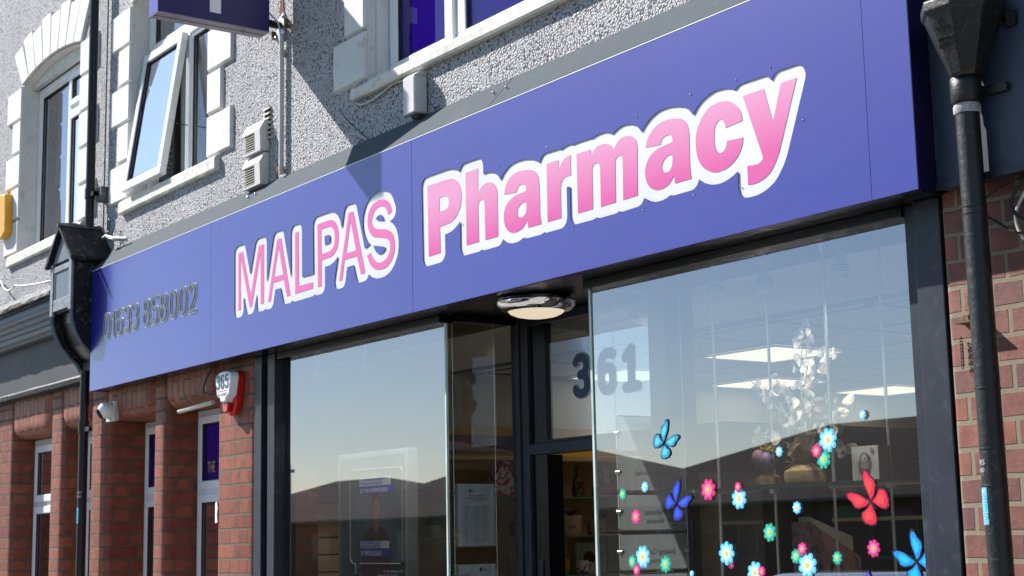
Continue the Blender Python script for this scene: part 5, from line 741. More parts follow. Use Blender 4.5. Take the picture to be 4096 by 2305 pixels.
cab('wall_cable',[(-2.79,-.01,2.70),(-2.80,-.035,2.67),(-2.828,-.035,2.645),(-2.841,-.04,2.614),(-2.833,-.04,2.584),(-2.805,-.035,2.556),(-2.72,-.03,2.54)],.0055,m_cableb,'thick black cable curving in a C at the right edge')
cab('wall_cable',[(-2.77,-.01,2.70),(-2.79,-.02,2.66),(-2.835,-.02,2.60),(-2.845,-.02,2.56),(-2.824,-.02,2.508),(-2.78,-.02,2.47)],.005,m_cable,'grey and pink cable behind the black loop at the right edge')
# ------------------------------------------------------------------ pharmacy fascia sign
YF=-.145
FS=thing('shop_sign','long blue shop sign lettered MALPAS Pharmacy with the phone number','shop sign',(-6.6,-.145,2.69))
def bord(w): return [[(a/1000,b/1000) for a,b in l] for l in LET[w+'_border'] if max(p[1] for p in l)-min(p[1] for p in l)>14 and (w=='MALPAS' or len(l)>60)]
zb,zt=2.693,3.505
part('sign_panel',plate([rect(-10.14,-8.240,zb,zt)],YF,YF+.002),m_blue,FS,label='light reflecting end panel with the phone number')
part('sign_panel',plate([rect(-8.238,-6.041,zb,zt)]+bord('MALPAS'),YF,YF+.002),m_blue,FS)
part('sign_panel',plate([rect(-6.038,-3.284,zb,zt)]+bord('Pharmacy'),YF,YF+.002),m_blue,FS)
part('sign_panel',plate([rect(-3.282,-3.098,zb,zt)],YF,YF+.002),m_blue,FS)
part('sunlit_edge_strip',MB().box(-10.14,-3.098,YF-.001,YF+.010,zt+.0005,zt+.0042),m_plainwhite,FS)  # white strip paints in the bright sunlit top edge of the panels
part('sign_tray',MB().box(-10.14,-3.10,YF+.03,-.062,zb+.012,zt-.002).box(-10.139,-3.10,YF+.0045,YF+.029,zb+.001,zb+.010),m_blue2,FS)
part('sign_return',MB().box(-3.0985,-3.0955,YF+.001,-.062,zb,zt),m_blue2,FS);part('sign_return',MB().box(-10.1425,-10.1405,YF+.001,-.008,zb,zt),m_blue2,FS)
def grown(rings): return rings
# white panels set back behind the cut-outs, pink printed letters on them
for wd,off,mt,(a,b,c,d) in (('MALPAS',.0042,m_pink,(-7.99,-6.10,2.85,3.36)),('Pharmacy',.0042,m_pinkg,(-6.02,-3.45,2.76,3.36))):
    wp=part('letter_backing',MB().box(a,b,YF+off,YF+off+.003,c,d),m_white,FS,label='white backing board behind '+wd)
    for chh,rs in LET[wd]:
        part('letter',plate([[(x/1000,z/1000) for x,z in r] for r in rs],YF+off-.0012,YF+off-.0003),mt,wp)
# phone number: white plate flush, grey face standing proud
cx=[-9.968,-9.845,-9.742,-9.614,-9.486,-9.294,-9.163,-9.028,-8.878,-8.736,-8.601]
cx=[ -9.840,-9.718,-9.617,-9.490,-9.363,-9.174,-9.045,-8.911,-8.763,-8.623,-8.490]
for x,chh in zip(cx,'01633858002'):
    dd=part('digit_backing',plate(shift(DIG['w'+chh],x+.008,3.0945),YF-.003,YF-.0005),m_plainwhite,FS)
    part('digit_face',plate(shift(DIG['p'+chh],x,3.101),YF-.0085,YF-.006),m_digit,dd)
for (x,z) in ((-5.985,3.115),(-5.648,3.318),(-5.33,3.235),(-5.63,3.035),(-5.75,2.985),(-5.33,2.865),(-4.99,3.24),(-4.83,2.868),(-4.415,3.235),(-4.40,2.868),(-4.11,3.245),(-4.115,2.87),(-3.87,3.24),(-3.875,2.855),(-3.70,3.24),(-3.56,3.02),(-7.80,3.0),(-7.69,2.96),(-7.73,3.17),(-7.42,2.97),(-6.66,2.975)):
    part('sign_screw',MB().sphere((x,YF-.0005,z),.0030,8,6),m_screw,FS,smooth=True)
# ------------------------------------------------------------------ projecting box sign
PS=thing('projecting_sign','blue box sign with a white cross projecting from the wall','box sign',(-7.64,0,4.48))
bx0,bx1,by0,by1,bz=-7.72,-7.6,-.757,-.10,4.485
part('sign_box',MB().box(bx0,bx1,by0,by1,bz,bz+.60),M('shaded_blue_sheet',(.018,.010,.10),.35,var=.05),PS);part('sunlit_end',MB().box(bx0+.0005,bx1-.0005,by0-.002,by0-.0003,bz,bz+.6),m_blue,PS)  # one sheet: sides coloured as in shade, end face as in sun
part('base_tray',MB().box(bx0-.001,bx1+.001,by0-.001,by1+.001,bz-.006,bz-.0005),M('tray_grey',(.25,.22,.28),.4),PS)
part('tray_seam',MB().box(bx0+.058,bx0+.062,by0,by1,bz-.0075,bz-.0063),m_dark,PS)
for yy_ in (-.62,-.23): part('bolt',MB().lathe([(.010,0),(.010,-.008),(.005,-.009),(.005,-.020)],(bx0+.055,yy_,bz-.006),10),m_galv,PS)
part('cross_symbol',MB().prism([(-.46,4.533),(-.395,4.533),(-.395,4.70),(-.23,4.70),(-.23,4.80),(-.395,4.80),(-.395,4.97),(-.46,4.97),(-.46,4.80),(-.63,4.80),(-.63,4.70),(-.46,4.70)],bx1+.0005,bx1+.003,'x'),m_plainwhite,PS)
part('bracket_arm',MB().tube([(-7.655,-.11,4.555),(-7.65,-.05,4.55),(-7.65,-.01,4.55)],.022,12),m_black,PS,smooth=True)
part('bracket_plate',MB().prism([(-7.70,4.47),(-7.60,4.46),(-7.59,4.58),(-7.61,4.62),(-7.68,4.58)],-.010,-.002,'y'),m_galv,PS)
for p in ((-7.605,4.59),(-7.69,4.485),(-7.605,4.48)): part('bolt',MB().lathe([(.010,0),(.010,-.010),(.004,-.012)],(p[0],-.010,p[1]),8,'y'),m_galv,PS)
part('feed_cable',MB().tube([(-7.66,-.12,4.60),(-7.63,-.08,4.60),(-7.61,-.04,4.55),(-7.605,-.025,4.47)],.006,6),m_cable,PS,smooth=True)
CO=thing('cable_conduit','thin pale grey cable conduit running down the wall below the box sign','conduit',(-7.6,0,3.65))
part('tube',MB().tube([(-7.603,-.022,4.475),(-7.601,-.022,3.68)],.014,12),m_ventg,CO,smooth=True)
for z in (4.38,3.71): part('clip',MB().box(-7.625,-7.565,-.012,-.002,z-.010,z+.010).lathe([(.016,-.008),(.016,.008)],(-7.602,-.022,z),12),m_vent,CO)
for i,(x,z) in enumerate(((-7.70,4.50),(-7.545,4.53))):
    solo('metal_lug',MB().box(x-.014,x+.014,-.03,-.002,z-.02,z-.014).box(x-.014,x-.009,-.03,-.002,z-.014,z+.03),m_rust,('rusty metal lug left of the box sign bracket','rusty metal lug right of the box sign bracket')[i],'lug',(x,0,z))
def blot(x,z,w,h,seed):
    rnd=random.Random(seed);pts=[]
    for i in range(18):
        a=2*math.pi*i/18;k=rnd.uniform(.45,1.1);pts.append((x+w*k*math.cos(a),z+h*k*math.sin(a)))
    return MB().prism(pts,-.0035,.001,'y')
part('spalled_patch',blot(-7.64,4.66,.032,.075,3),m_rustbrick,PB,label='rust stained hole above the sign bracket')
part('spalled_patch',blot(-7.69,3.715,.016,.05,9),m_rustbrick,PB)
# vents
def vent(z0,z1,label):
    t=thing('wall_vent',label,'vent',(-7.95,0,z0),'cream louvred wall vents')
    part('housing',MB().prism([(-.002,z0),(-.055,z0),(-.06,z1-.055),(-.03,z1),(-.002,z1)],-7.862,-7.795,'x').prism([(-.002,z0),(-.055,z0),(-.055,z0+.012),(-.002,z0+.012)],-8.02,-7.862,'x').prism([(-.03,z1),(-.06,z1-.055),(-.06,z1-.065),(-.03,z1-.065),(-.002,z1-.065),(-.002,z1)],-8.02,-7.862,'x'),m_ventg,t)
    part('dark_core',MB().box(-8.015,-7.863,-.040,-.003,z0+.013,z1-.066),m_dark,t)
    sl=MB();n=7
    for i in range(n):
        z=z0+.017+(z1-z0-.085)*i/n
        sl.add([(-8.02,-.055,z),(-7.862,-.055,z),(-7.862,-.050,z+.0006),(-8.02,-.050,z+.0006),(-8.02,-.055,z+.0034),(-7.862,-.055,z+.0034),(-7.862,-.050,z+.0036),(-8.02,-.050,z+.0036)],[(0,1,5,4),(3,2,1,0),(4,5,6,7),(0,4,7,3),(1,2,6,5)])
    part('louvre_slats',sl,m_vent,t)
vent(3.855,4.035,'upper of two cream louvred vents above the sign');vent(3.66,3.845,'lower cream louvred vent touching the grey flashing')
ab=thing('air_brick','narrow ladder-like air brick vent right of the louvred vents','vent',(-7.8,0,3.92))
part('dark_core',MB().box(-7.842,-7.775,-.004,-.001,3.918,4.118),m_dark,ab)
for i in range(7): part('slat',MB().prism([(-.001,3.925+.029*i),(-.016,3.920+.029*i),(-.016,3.928+.029*i),(-.001,3.941+.029*i)],-7.846,-7.771,'x'),m_vent,ab)
# junction box
jb=thing('junction_box','tall pinkish grey plastic junction box under the window sill, above the sign','junction box',(-6.2,0,3.66))
part('cover',MB().rbox(-6.225,-6.115,-.078,-.002,3.672,3.855,.012,ax='z').prism([(-.002,3.855),(-.078,3.855),(-.05,3.875),(-.002,3.88)],-6.222,-6.118,'x'),m_ventg,jb,bevel=.006)
part('gland',MB().tube([(-6.18,-.04,3.672),(-6.18,-.04,3.655)],.012,8).tube([(-6.15,-.04,3.672),(-6.15,-.04,3.65)],.015,8),m_cableb,jb,smooth=True)
cab('wall_cable',[(-6.50,-.03,3.985),(-6.62,-.04,3.978),(-6.72,-.045,3.97),(-6.80,-.02,3.94),(-6.80,-.01,3.90),(-6.73,-.012,3.865),(-6.62,-.012,3.862),(-6.52,-.012,3.875),(-6.42,-.012,3.893),(-6.32,-.012,3.885),(-6.24,-.02,3.862)],.0055,m_cable,'grey cable looping round the sill end to the junction box')
cab('loose_wire',[(-6.80,-.10,3.85),(-6.77,-.08,3.79),(-6.66,-.02,3.67)],.0028,m_cableb,'stiff black wire end sticking up behind the flashing')
cab('loose_wire',[(-6.84,-.03,3.735),(-6.75,-.03,3.71),(-6.66,-.02,3.665)],.004,m_cable,'short grey wire end lying on the pebbledash beside the black one')
# bell box 365
AB=thing('alarm_bell_box','white and red alarm bell box reading 365 FIRE & SECURITY','alarm box',(-8.19,0,2.39))
o_=[(-8.312,2.60),(-8.302,2.622),(-8.26,2.638),(-8.19,2.643),(-8.12,2.638),(-8.082,2.62),(-8.074,2.60),(-8.105,2.46),(-8.135,2.40),(-8.19,2.385),(-8.245,2.40),(-8.275,2.46)]
part('red_base',MB().prism(o_,-.045,-.001,'y'),m_redp,AB,bevel=.01)
c_=[(-8.31,2.602),(-8.30,2.622),(-8.25,2.638),(-8.19,2.643),(-8.13,2.638),(-8.08,2.622),(-8.072,2.602),(-8.10,2.495),(-8.145,2.478),(-8.155,2.455),(-8.225,2.455),(-8.235,2.478),(-8.282,2.495)]
mb=MB();n=len(c_);f_=[(-8.19+(x+8.19)*.86,2.56+(z-2.56)*.93) for x,z in c_]
mb.add([(x,-.045,z) for x,z in c_]+[(x,-.086,z) for x,z in f_],[tuple(range(n,2*n))]+[(i,(i+1)%n,(i+1)%n+n,i+n) for i in range(n)])
wc=part('white_cover',mb,m_whitep,AB,bevel=.006)
part('red_lens',MB().prism([(-8.232,2.458),(-8.148,2.458),(-8.16,2.41),(-8.19,2.40),(-8.22,2.41)],-.072,-.046,'y'),m_redp,AB,bevel=.006)
for x,c in zip((-8.252,-8.195,-8.138),'365'): part('numeral',plate(shift(DIG['b'+c],x,2.578),-.0885,-.0872),m_ink,wc)
part('rule',MB().box(-8.262,-8.132,-.088,-.0868,2.524,2.526),m_inkr,wc)
part('lettering',text_mesh('FIRE',.023,(-8.26,-.0875,2.497),.72,align='LEFT'),m_inkr,wc);part('lettering',text_mesh('& SECURITY',.023,(-8.218,-.0875,2.497),.68,align='LEFT'),m_inkb,wc)
cab('alarm_cable',[(-8.44,-.03,2.70),(-8.50,-.05,2.62),(-8.535,-.05,2.56),(-8.49,-.04,2.535),(-8.30,-.02,2.50)],.006,m_cableb,'black cable dropping from the sign to the 365 alarm box')
part('torn_label',MB().prism([(-8.45,1.90),(-8.43,1.91),(-8.42,1.87),(-8.43,1.83),(-8.42,1.79),(-8.45,1.785)],-.0055,-.001,'y'),m_paper,PB,label='torn white paper on the pier edge')
# dome camera
DC=thing('security_camera','white dome security camera with a dark eye under the sign','security camera',(-10.05,0,2.55))
part('mount',MB().box(-10.13,-9.98,-.03,-.001,2.49,2.62).lathe([(.062,0),(.062,-.035),(.058,-.045)],(-10.05,0,2.56),24,'y'),m_ventg,DC,smooth=True)
part('body',MB().sphere((-10.055,-.062,2.562),.054,24,16),m_whitep,DC,smooth=True)
d=Vector((-.25,-.82,-.5)).normalized();c=Vector((-10.055,-.062,2.562))
e=MB().lathe([(.036,0),(.036,.012),(.030,.018),(.002,.019)],(0,0,0),20);q=d.to_track_quat('Z','Y').to_matrix();e.v=[tuple(q@Vector(v)+c+d*.040) for v in e.v]
part('lens_window',e,m_black,DC,smooth=True)
# entrance bulkhead light
BL=thing('bulkhead_light','round chrome bulkhead light with a lit cream lens under the porch ceiling','ceiling light',(-5.434,.11,2.70))
part('chrome_ring',MB().lathe([(.10,-.004),(.158,-.004),(.172,-.014),(.176,-.028),(.170,-.045),(.150,-.060),(.126,-.066),(.120,-.062)],(-5.434,.11,2.70),48),m_chrome,BL,smooth=True)
part('lens',MB().lathe([(.1245,-.063),(.115,-.074),(.09,-.085),(.055,-.092),(.02,-.095),(.001,-.0955)],(-5.434,.11,2.70),40,cap=False),m_lens,BL,smooth=True)
# ------------------------------------------------------------------ spotlights in the window
def spot(x,y,rx,ry,label):
    t=thing('track_spotlight',label,'spotlight',(x,y,2.70),'white spotlights hanging in the shop windows')
    part('base',MB().box(x-.022,x+.022,y-.02,y+.02,2.672,2.699),m_vent,t)
    part('stem',MB().tube([(x,y,2.672),(x,y,2.635)],.006,8),m_whitep,t,smooth=True)
    R=Matrix.Rotation(rx,3,'X')@Matrix.Rotation(ry,3,'Y')
    def tr(mb): mb.v=[tuple(R@Vector(v)+Vector((x,y,2.640))) for v in mb.v];return mb
    part('head',tr(MB().lathe([(.004,.02),(.016,.0),(.025,-.025),(.030,-.055),(.031,-.082),(.026,-.082)],(0,0,0),20)),m_whitep,t,smooth=True)
    g=MB()
    for k in range(4): g.lathe([(.0278+.0012*k,-.034-.006*k),(.0286+.0012*k,-.035-.006*k),(.0286+.0011*k,-.0368-.006*k)],(0,0,0),20)
    ld=bpy.data.lights.new('spot_lamp','SPOT');ld.energy=8;ld.spot_size=rad(95);ld.spot_blend=.6;ld.shadow_soft_size=.03;ld.color=(1,.9,.74)
    lo=bpy.data.objects.new('spot_lamp',ld);COL.objects.link(lo);lo.parent=t
    dr=R@Vector((0,0,-1));lo.rotation_euler=dr.to_track_quat('-Z','Y').to_euler();lo.location=Vector((0,0,-.06))+dr*.09
    part('vent_rings',tr(g),m_alu,t);part('lens',tr(MB().lathe([(.025,-.080),(.001,-.079)],(0,0,0),16,cap=False)),m_spotl,t)
for a in ((-4.479,.262,rad(-8),rad(-34),'left of the three spotlights in the right window, tilted most'),(-4.203,.27,rad(-8),rad(-16),'middle spotlight in the right window'),(-3.82,.28,rad(4),rad(3),'right spotlight in the right window, hanging straight'),
          (-7.52,.17,rad(3),rad(2),'left of three spotlights in the left window'),(-7.07,.20,rad(10),rad(-3),'middle spotlight in the left window'),(-6.70,.22,rad(4),rad(3),'right spotlight in the left window, next to the glass corner')): spot(*a)
# ------------------------------------------------------------------ rods and glass shelf
rods=[(-3.914,.29),(-4.51,.29),(-3.87,.54),(-4.46,.54)]
SH=thing('rod_shelf_display','glass shelf clamped between four thin steel rods in the right window','display shelf',(-4.2,.4,.45))
for x,y in rods:
    part('rod',MB().tube([(x,y,.45),(x,y,2.69)],.006,10),m_steel,SH,smooth=True)
    part('rod_cap',MB().lathe([(.006,-.035),(.011,-.02),(.013,-.0)],(x,y,2.70),12),m_steel,SH,smooth=True)
    part('clamp',MB().lathe([(.011,-.02),(.011,.012)],(x+.002,y-.002,1.822),12,'y'),m_steel,SH,smooth=True)
part('shelf',MB().box(-4.80,-3.66,.24,.60,1.824,1.833),m_shelfg,SH);part('shelf_edge',MB().box(-4.80,-3.66,.2385,.2398,1.819,1.8328).box(-3.660,-3.6585,.24,.60,1.8242,1.8328),m_shedge,SH)
# dried plant
def sack(name,x,y,z,r,h,par):
    mb=MB();n=36;prof=[(r*.7,0),(r*.98,.01),(r,.3*h),(r*.93,.62*h),(r*.55,.85*h),(r*.30,h),(r*.42,h*1.18),(r*.72,h*1.5)]
    rnd=random.Random(int(r*1e4))
    for i,(q,hh) in enumerate(prof):
        for k in range(n):
            a=2*math.pi*k/n;w=1+.05*math.sin(a*9+i)*min(1,i/3)+(.13*math.sin(a*5+i*.7) if i>4 else 0)
            mb.v.append((x+q*w*math.cos(a),y+q*w*math.sin(a),z+hh+(.02*math.sin(a*4) if i==7 else 0)))
    for i in range(len(prof)-1):
        for k in range(n): mb.f.append((i*n+k,i*n+(k+1)%n,(i+1)*n+(k+1)%n,(i+1)*n+k))
    mb.f.append(tuple(range(n)));return part(name,mb,m_hess,par,smooth=True)
PT=thing('dried_plant','spray of pale papery skeleton leaves in a tied hessian sack on the glass shelf','dried plant',(-4.18,.42,1.834))
sack('hessian_sack',-4.18,.42,1.834,.078,.085,PT)
part('twine',MB().tube([(-4.18+.027*math.cos(a*.6),.42+.027*math.sin(a*.6),1.917+.002*math.sin(a)) for a in range(0,12)],.003,6).tube([(-4.205,.395,1.917),(-4.24,.38,1.90),(-4.235,.38,1.925),(-4.205,.395,1.917)],.002,5),m_card,PT)
m_leaf=bpy.data.materials.new('skeleton_leaf');m_leaf.use_nodes=True
nt=m_leaf.node_tree;bs=nt.nodes['Principled BSDF'];bs.inputs['Base Color'].default_value=(.72,.68,.62,1);bs.inputs['Roughness'].default_value=.7;bs.inputs['Subsurface Weight'].default_value=0
n_=noise_n(nt,220,4,.7);r_=ramp(nt,n_.outputs['Fac'],[(.40,(.6,.6,.6)),(.58,(1,1,1))]);nt.links.new(r_.outputs[0],bs.inputs['Alpha'])
rnd=random.Random(21);stems=MB();leaves=MB();leaf2=MB()
tips=[(-4.105,2.44),(-4.14,2.37),(-4.44,2.27),(-4.36,2.22),(-3.925,2.12),(-3.98,2.33),(-4.43,2.03),(-4.02,2.16),(-4.25,2.24),(-4.07,2.27),(-3.99,1.96),(-4.31,2.09),(-4.10,2.12),(-4.20,2.10),(-3.95,2.05),(-4.36,1.99)]
def leaf(mb,c,r):
    ax=Vector((rnd.uniform(-1,1),rnd.uniform(-.3,.3),rnd.uniform(-1,1))).normalized();nn=Vector((rnd.uniform(-.7,.7),-1,rnd.uniform(-.5,.5))).normalized();b=nn.cross(ax).normalized();ax=b.cross(nn)
    k=len(mb.v);n=14
    for i in range(n):
        a=2*math.pi*i/n;mb.v.append(tuple(c+ax*r*math.cos(a)*1.12+b*r*.85*math.sin(a)+nn*r*.25*math.cos(2*a)))
    mb.v.append(tuple(c));
    for i in range(n): mb.f.append((k+i,k+(i+1)%n,k+n))
for tx,tz in tips:
    base=Vector((-4.18,.42,1.93));tip=Vector((tx,.42+rnd.uniform(-.07,.07),tz));mid=base.lerp(tip,.5)+Vector((-.25*(tx+4.18),0,.05))
    pts=[]
    for i in range(9):
        t=i/8;pts.append(base*(1-t)**2+mid*2*t*(1-t)+tip*t*t)
    stems.tube(pts,[.0028]*5+[.0018]*4,5)
    L_=(tip-base).length;nl=int(L_*30)+3
    for j in range(nl):
        t=1-(j/nl)**1.1*.78;p=base*(1-t)**2+mid*2*t*(1-t)+tip*t*t
        c=p+Vector((rnd.uniform(-.042,.042),rnd.uniform(-.03,.02),rnd.uniform(-.035,.03)))
        stems.tube([p,c],.001,4);leaf(leaves if rnd.random()<.72 else leaf2,c,rnd.uniform(.014,.026))
part('stems',stems,M('pale_twig',(.5,.46,.4),.8),PT);part('leaves',leaves,m_leaf,PT,smooth=True)
m_leafb=m_leaf.copy();m_leafb.name='brown_skeleton_leaf';m_leafb.node_tree.nodes['Principled BSDF'].inputs['Base Color'].default_value=(.42,.30,.26,1);part('brown_leaves',leaf2,m_leafb,PT,smooth=True)
SP=thing('small_posy','small hessian sack with pink and purple speckled eggs and yellow buds on the shelf','ornament',(-4.37,.42,1.834))
sack('hessian_sack',-4.37,.42,1.834,.05,.06,SP)
part('egg',MB().sphere((-4.392,.39,1.948),.026,16,12,1.2),M('pink_egg',(.6,.3,.4),.5),SP,smooth=True);part('egg',MB().sphere((-4.345,.385,1.936),.026,16,12,1.2),M('purple_egg',(.3,.2,.5),.5),SP,smooth=True)
bb=MB();
for i in range(12): bb.sphere((-4.365+rnd.uniform(-.03,.03),.41,1.975+rnd.uniform(-.01,.02)),.006,8,6)
part('buds',bb,M('yellow_bud',(.75,.55,.05),.7),SP);lv=MB()
for c in ((-4.42,2.0),(-4.33,2.0),(-4.43,1.93)): leaf(lv,Vector((c[0],.42,c[1])),.026)
part('dark_leaves',lv,M('dark_leaf',(.12,.08,.07),.7),SP)
GB=thing('greeting_card_box','small box with a drawn hedgehog on a pale card, right end of the glass shelf','gift box',(-3.86,.42,1.834))
part('box',MB().box(-3.925,-3.795,.40,.46,1.834,1.962),m_card,GB);cf=part('card_face',MB().box(-3.922,-3.798,.3975,.3995,1.836,1.960),m_paper,GB)
hb=MB();sp_=MB()
for i in range(60):
    a=2*math.pi*i/60;x=-3.862;z=1.897;k=rnd.uniform(.95,1.15);sp_.prism([(x+.021*math.cos(a-.03),z+.033*math.sin(a-.03)),(x+.021*math.cos(a+.03),z+.033*math.sin(a+.03)),(x+.030*k*math.cos(a),z+.042*k*math.sin(a))],.3958,.3966,'y')
part('hedgehog_spines',sp_,M('pencil_brown',(.12,.08,.09),.8),cf)
ci=lambda x,z,rx,rz,y0,y1:MB().prism([(x+rx*math.cos(rad(a)),z+rz*math.sin(rad(a))) for a in range(0,360,20)],y0,y1,'y')
part('hedgehog_belly',ci(-3.862,1.893,.017,.025,.3950,.3957),M('pencil_pale',(.45,.42,.42),.8),cf);part('hedgehog_face',ci(-3.860,1.918,.013,.013,.3942,.3949),m_paper,cf);part('hedgehog_nose',ci(-3.859,1.915,.0035,.003,.3936,.3941),m_cableb,cf)
part('drawn_sun',MB().prism([(-3.825+.009*math.cos(rad(a)),1.945+.009*math.sin(rad(a))) for a in range(0,360,30)],.3958,.3966,'y'),M('pencil_grey',(.4,.4,.42),.8),cf)
solo('glass_carafe',MB().lathe([(.06,0),(.068,.06),(.06,.12),(.022,.19),(.020,.225),(.028,.25),(.025,.25)],(-4.12,.45,1.29),24),m_glass2,'clear glass carafe neck rising at the lower edge of the right window','carafe',(-4.12,.45,1.29),smooth=True)
# ------------------------------------------------------------------ stickers on the right pane
m_p={'b':[M('sky_blue_petal',(.1,.55,.85),.35,var=.03),M('mid_blue_petal',(.35,.75,.9),.35,var=.03),M('pale_blue_petal',(.65,.87,.95),.35,var=.03)],
     't':[M('teal_petal',(.02,.35,.22),.35,var=.03),M('mid_teal_petal',(.05,.52,.34),.35,var=.03),M('pale_teal_petal',(.2,.68,.5),.35,var=.03)],
     'p':[M('magenta_petal',(.62,.02,.17),.35,var=.03),M('pink_petal',(.78,.06,.28),.35,var=.03),M('pale_pink_petal',(.85,.22,.42),.35,var=.03)]}
m_eye=M('yellow_eye',(.85,.62,.02),.4,var=.02)
def petal(R,y,n=8,ph=0):
    pts=[]
    for i in range(96):
        a=2*math.pi*i/96;k=abs(math.cos(n/2*(a+ph)))**.55;r=R*(.70+.30*k)
        pts.append((r*math.cos(a),r*1.0*math.sin(a)))
    return MB().prism(pts,y,y-.0006,'y')
proto={}
words={'b':'blue','t':'green','p':'pink'}
FL=[(-4.804,1.822,.023,'t','small, at the far left over the clear panels'),(-4.665,1.845,.021,'b','small, upper left just below the turquoise butterfly'),(-4.721,1.733,.029,'p','small, left of the dark blue butterfly'),(-4.694,1.579,.043,'b','large, bottom left between green and pink ones'),(-4.754,1.561,.025,'t','small, touching the left side of the large bottom left blue flower'),(-4.727,1.530,.022,'p','small, under the large bottom left blue flower'),(-4.562,1.551,.032,'t','medium, alone at the bottom of the clear panels'),(-4.413,1.517,.012,'b','tiny, on the bottom edge right of the clear panels'),(-4.303,1.821,.039,'p','large, just left of the glass shelf'),(-4.148,1.784,.038,'b','large, under the left shelf end, pink one on top'),(-4.148,1.825,.018,'p','tiny, on top of the blue flower by the shelf end'),(-4.219,1.590,.041,'b','large, left of the pink floral file, pink one at its foot'),(-4.204,1.554,.019,'p','tiny, at the foot of the blue flower on the left rod'),(-4.080,1.522,.039,'b','large, cut by the bottom edge near the floral file'),(-4.044,1.526,.019,'p','small, on the bottom edge blue flower'),(-4.001,1.661,.032,'t','medium, centre of the pane beneath the small sack'),(-3.862,1.743,.021,'b','small, alone below the middle of the shelf'),(-3.843,1.603,.022,'p','small, top of the bottom centre cluster'),(-3.879,1.578,.025,'t','small, left in the bottom centre cluster'),(-3.825,1.548,.043,'b','largest, bottom centre cluster above the carafe'),(-3.685,1.572,.022,'t','small, alone on the middle rod near the bottom'),(-3.529,1.602,.028,'p','medium, alone below the red butterfly'),(-3.934,1.939,.018,'b','small, over the speckled eggs'),(-3.754,1.931,.023,'p','small, beside the hessian neck of the plant'),(-3.705,1.965,.041,'b','large, top of the trio right of the plant'),(-3.726,1.901,.032,'t','medium, bottom of the trio right of the plant'),(-3.540,2.038,.016,'b','tiny, highest of all near a leaf tip')]
for i,(x,z,r,c,l) in enumerate(FL):
    yy_=.0475-.0026*((i*7)%3)
    lab=words[c]+' flower sticker, '+l
    if c not in proto:
        t=thing('flower_sticker',lab,'window sticker',(0,0,0),'flower stickers on the right pane')
        part('outer_petals',petal(1,0),m_p[c][0],t);part('middle_petals',petal(.80,-.0007,ph=.0),m_p[c][1],t);part('inner_petals',petal(.56,-.0014,ph=.39),m_p[c][2],t);part('yellow_centre',petal(.22,-.0021,n=6),m_eye,t);proto[c]=t
    else: t=copy_tree(proto[c]);tag(t,lab)
    t.location=(x,yy_,z);t.scale=(r,1,r*1.05);t.rotation_euler=(0,rad((i*37)%45),0)
def bfly(x,z,s,ang,cols,label,yy_=.0465):
    t=thing('butterfly_sticker',label,'window sticker',(x,yy_,z),'butterfly stickers on the right pane')
    fw=[(0,.0),(.08,.25),(.2,.62),(.42,.93),(.60,1.0),(.66,.86),(.62,.62),(.66,.40),(.56,.22),(.25,.03)]
    hw=[(0,0),(.3,-.0),(.58,.06),(.72,-.08),(.72,-.30),(.60,-.52),(.42,-.66),(.25,-.62),(.12,-.4)]
    def W(pts,sx,k,y0,nm,mt,par):
        cx_=sum(p[0] for p in pts)/len(pts)*.82;cz_=sum(p[1] for p in pts)/len(pts)*.82
        P_=[]
        for px_,pz in pts:
            px_,pz=cx_+(px_-cx_)*k,cz_+(pz-cz_)*k;px_*=sx
            P_.append((x+s*(px_*math.cos(ang)+pz*math.sin(ang)),z+s*(-px_*math.sin(ang)+pz*math.cos(ang))))
        return part(nm,MB().prism(P_,yy_+y0,yy_+y0-.0005,'y'),mt,par)
    for sx in (-1,1):
        w1=W(fw,sx,1,0,'forewing',cols[0],t);W(fw,sx,.84,-.0006,'wing_colour',cols[1],w1);W(fw,sx,.5,-.0012,'wing_flash',cols[2],w1)
        w2=W(hw,sx,1,-.0002,'hindwing',cols[0],t);W(hw,sx,.84,-.0008,'wing_colour',cols[1],w2);W(hw,sx,.5,-.0014,'wing_flash',cols[2],w2)
    a=Vector((math.sin(ang),0,math.cos(ang)));c=Vector((x,yy_-.002,z))
    part('body',MB().tube([tuple(c-a*s*.35),tuple(c-a*s*.1),tuple(c+a*s*.14)],[.0015,.0035,.0025],8),m_cableb,t,smooth=True)
    for d_ in (-.12,.12): part('antenna',MB().tube([tuple(c+a*s*.14),tuple(c+a*s*.42+Vector((math.cos(ang),0,-math.sin(ang)))*s*d_)],.0006,4),m_cableb,t)
mk=lambda n,c:M(n,c,.3,var=.12,vs=60)
bfly(-4.546,2.008,.080,rad(46),(mk('navy_wing',(.01,.03,.10)),mk('turquoise_wing',(.03,.36,.55)),mk('cyan_flash',(.1,.6,.75))),'turquoise butterfly window sticker on the uppermost clear panel')
bfly(-4.488,1.776,.083,rad(44),(mk('black_wing',(.01,.01,.04)),mk('deep_blue_wing',(.03,.04,.55)),mk('royal_flash',(.03,.12,.75))),'deep blue butterfly window sticker beside the clear panels')
bfly(-3.528,1.752,.098,rad(-44),(mk('dark_crimson_wing',(.12,.0,.03)),mk('red_wing',(.72,.02,.05)),mk('coral_flash',(.85,.06,.07))),'red butterfly window sticker at the right end of the glass shelf')
bfly(-3.352,1.558,.092,rad(-40),(mk('black_edge_wing',(.01,.02,.05)),mk('azure_wing',(.01,.28,.75)),mk('azure_flash',(.02,.5,.85))),'bright azure butterfly window sticker in the lower right corner of the pane')
bfly(-3.56,1.475,.05,rad(-30),(mk('violet_edge',(.02,.0,.08)),mk('violet_wing',(.12,.05,.5)),mk('violet_flash',(.25,.15,.7))),'small violet butterfly just peeping over the bottom edge')
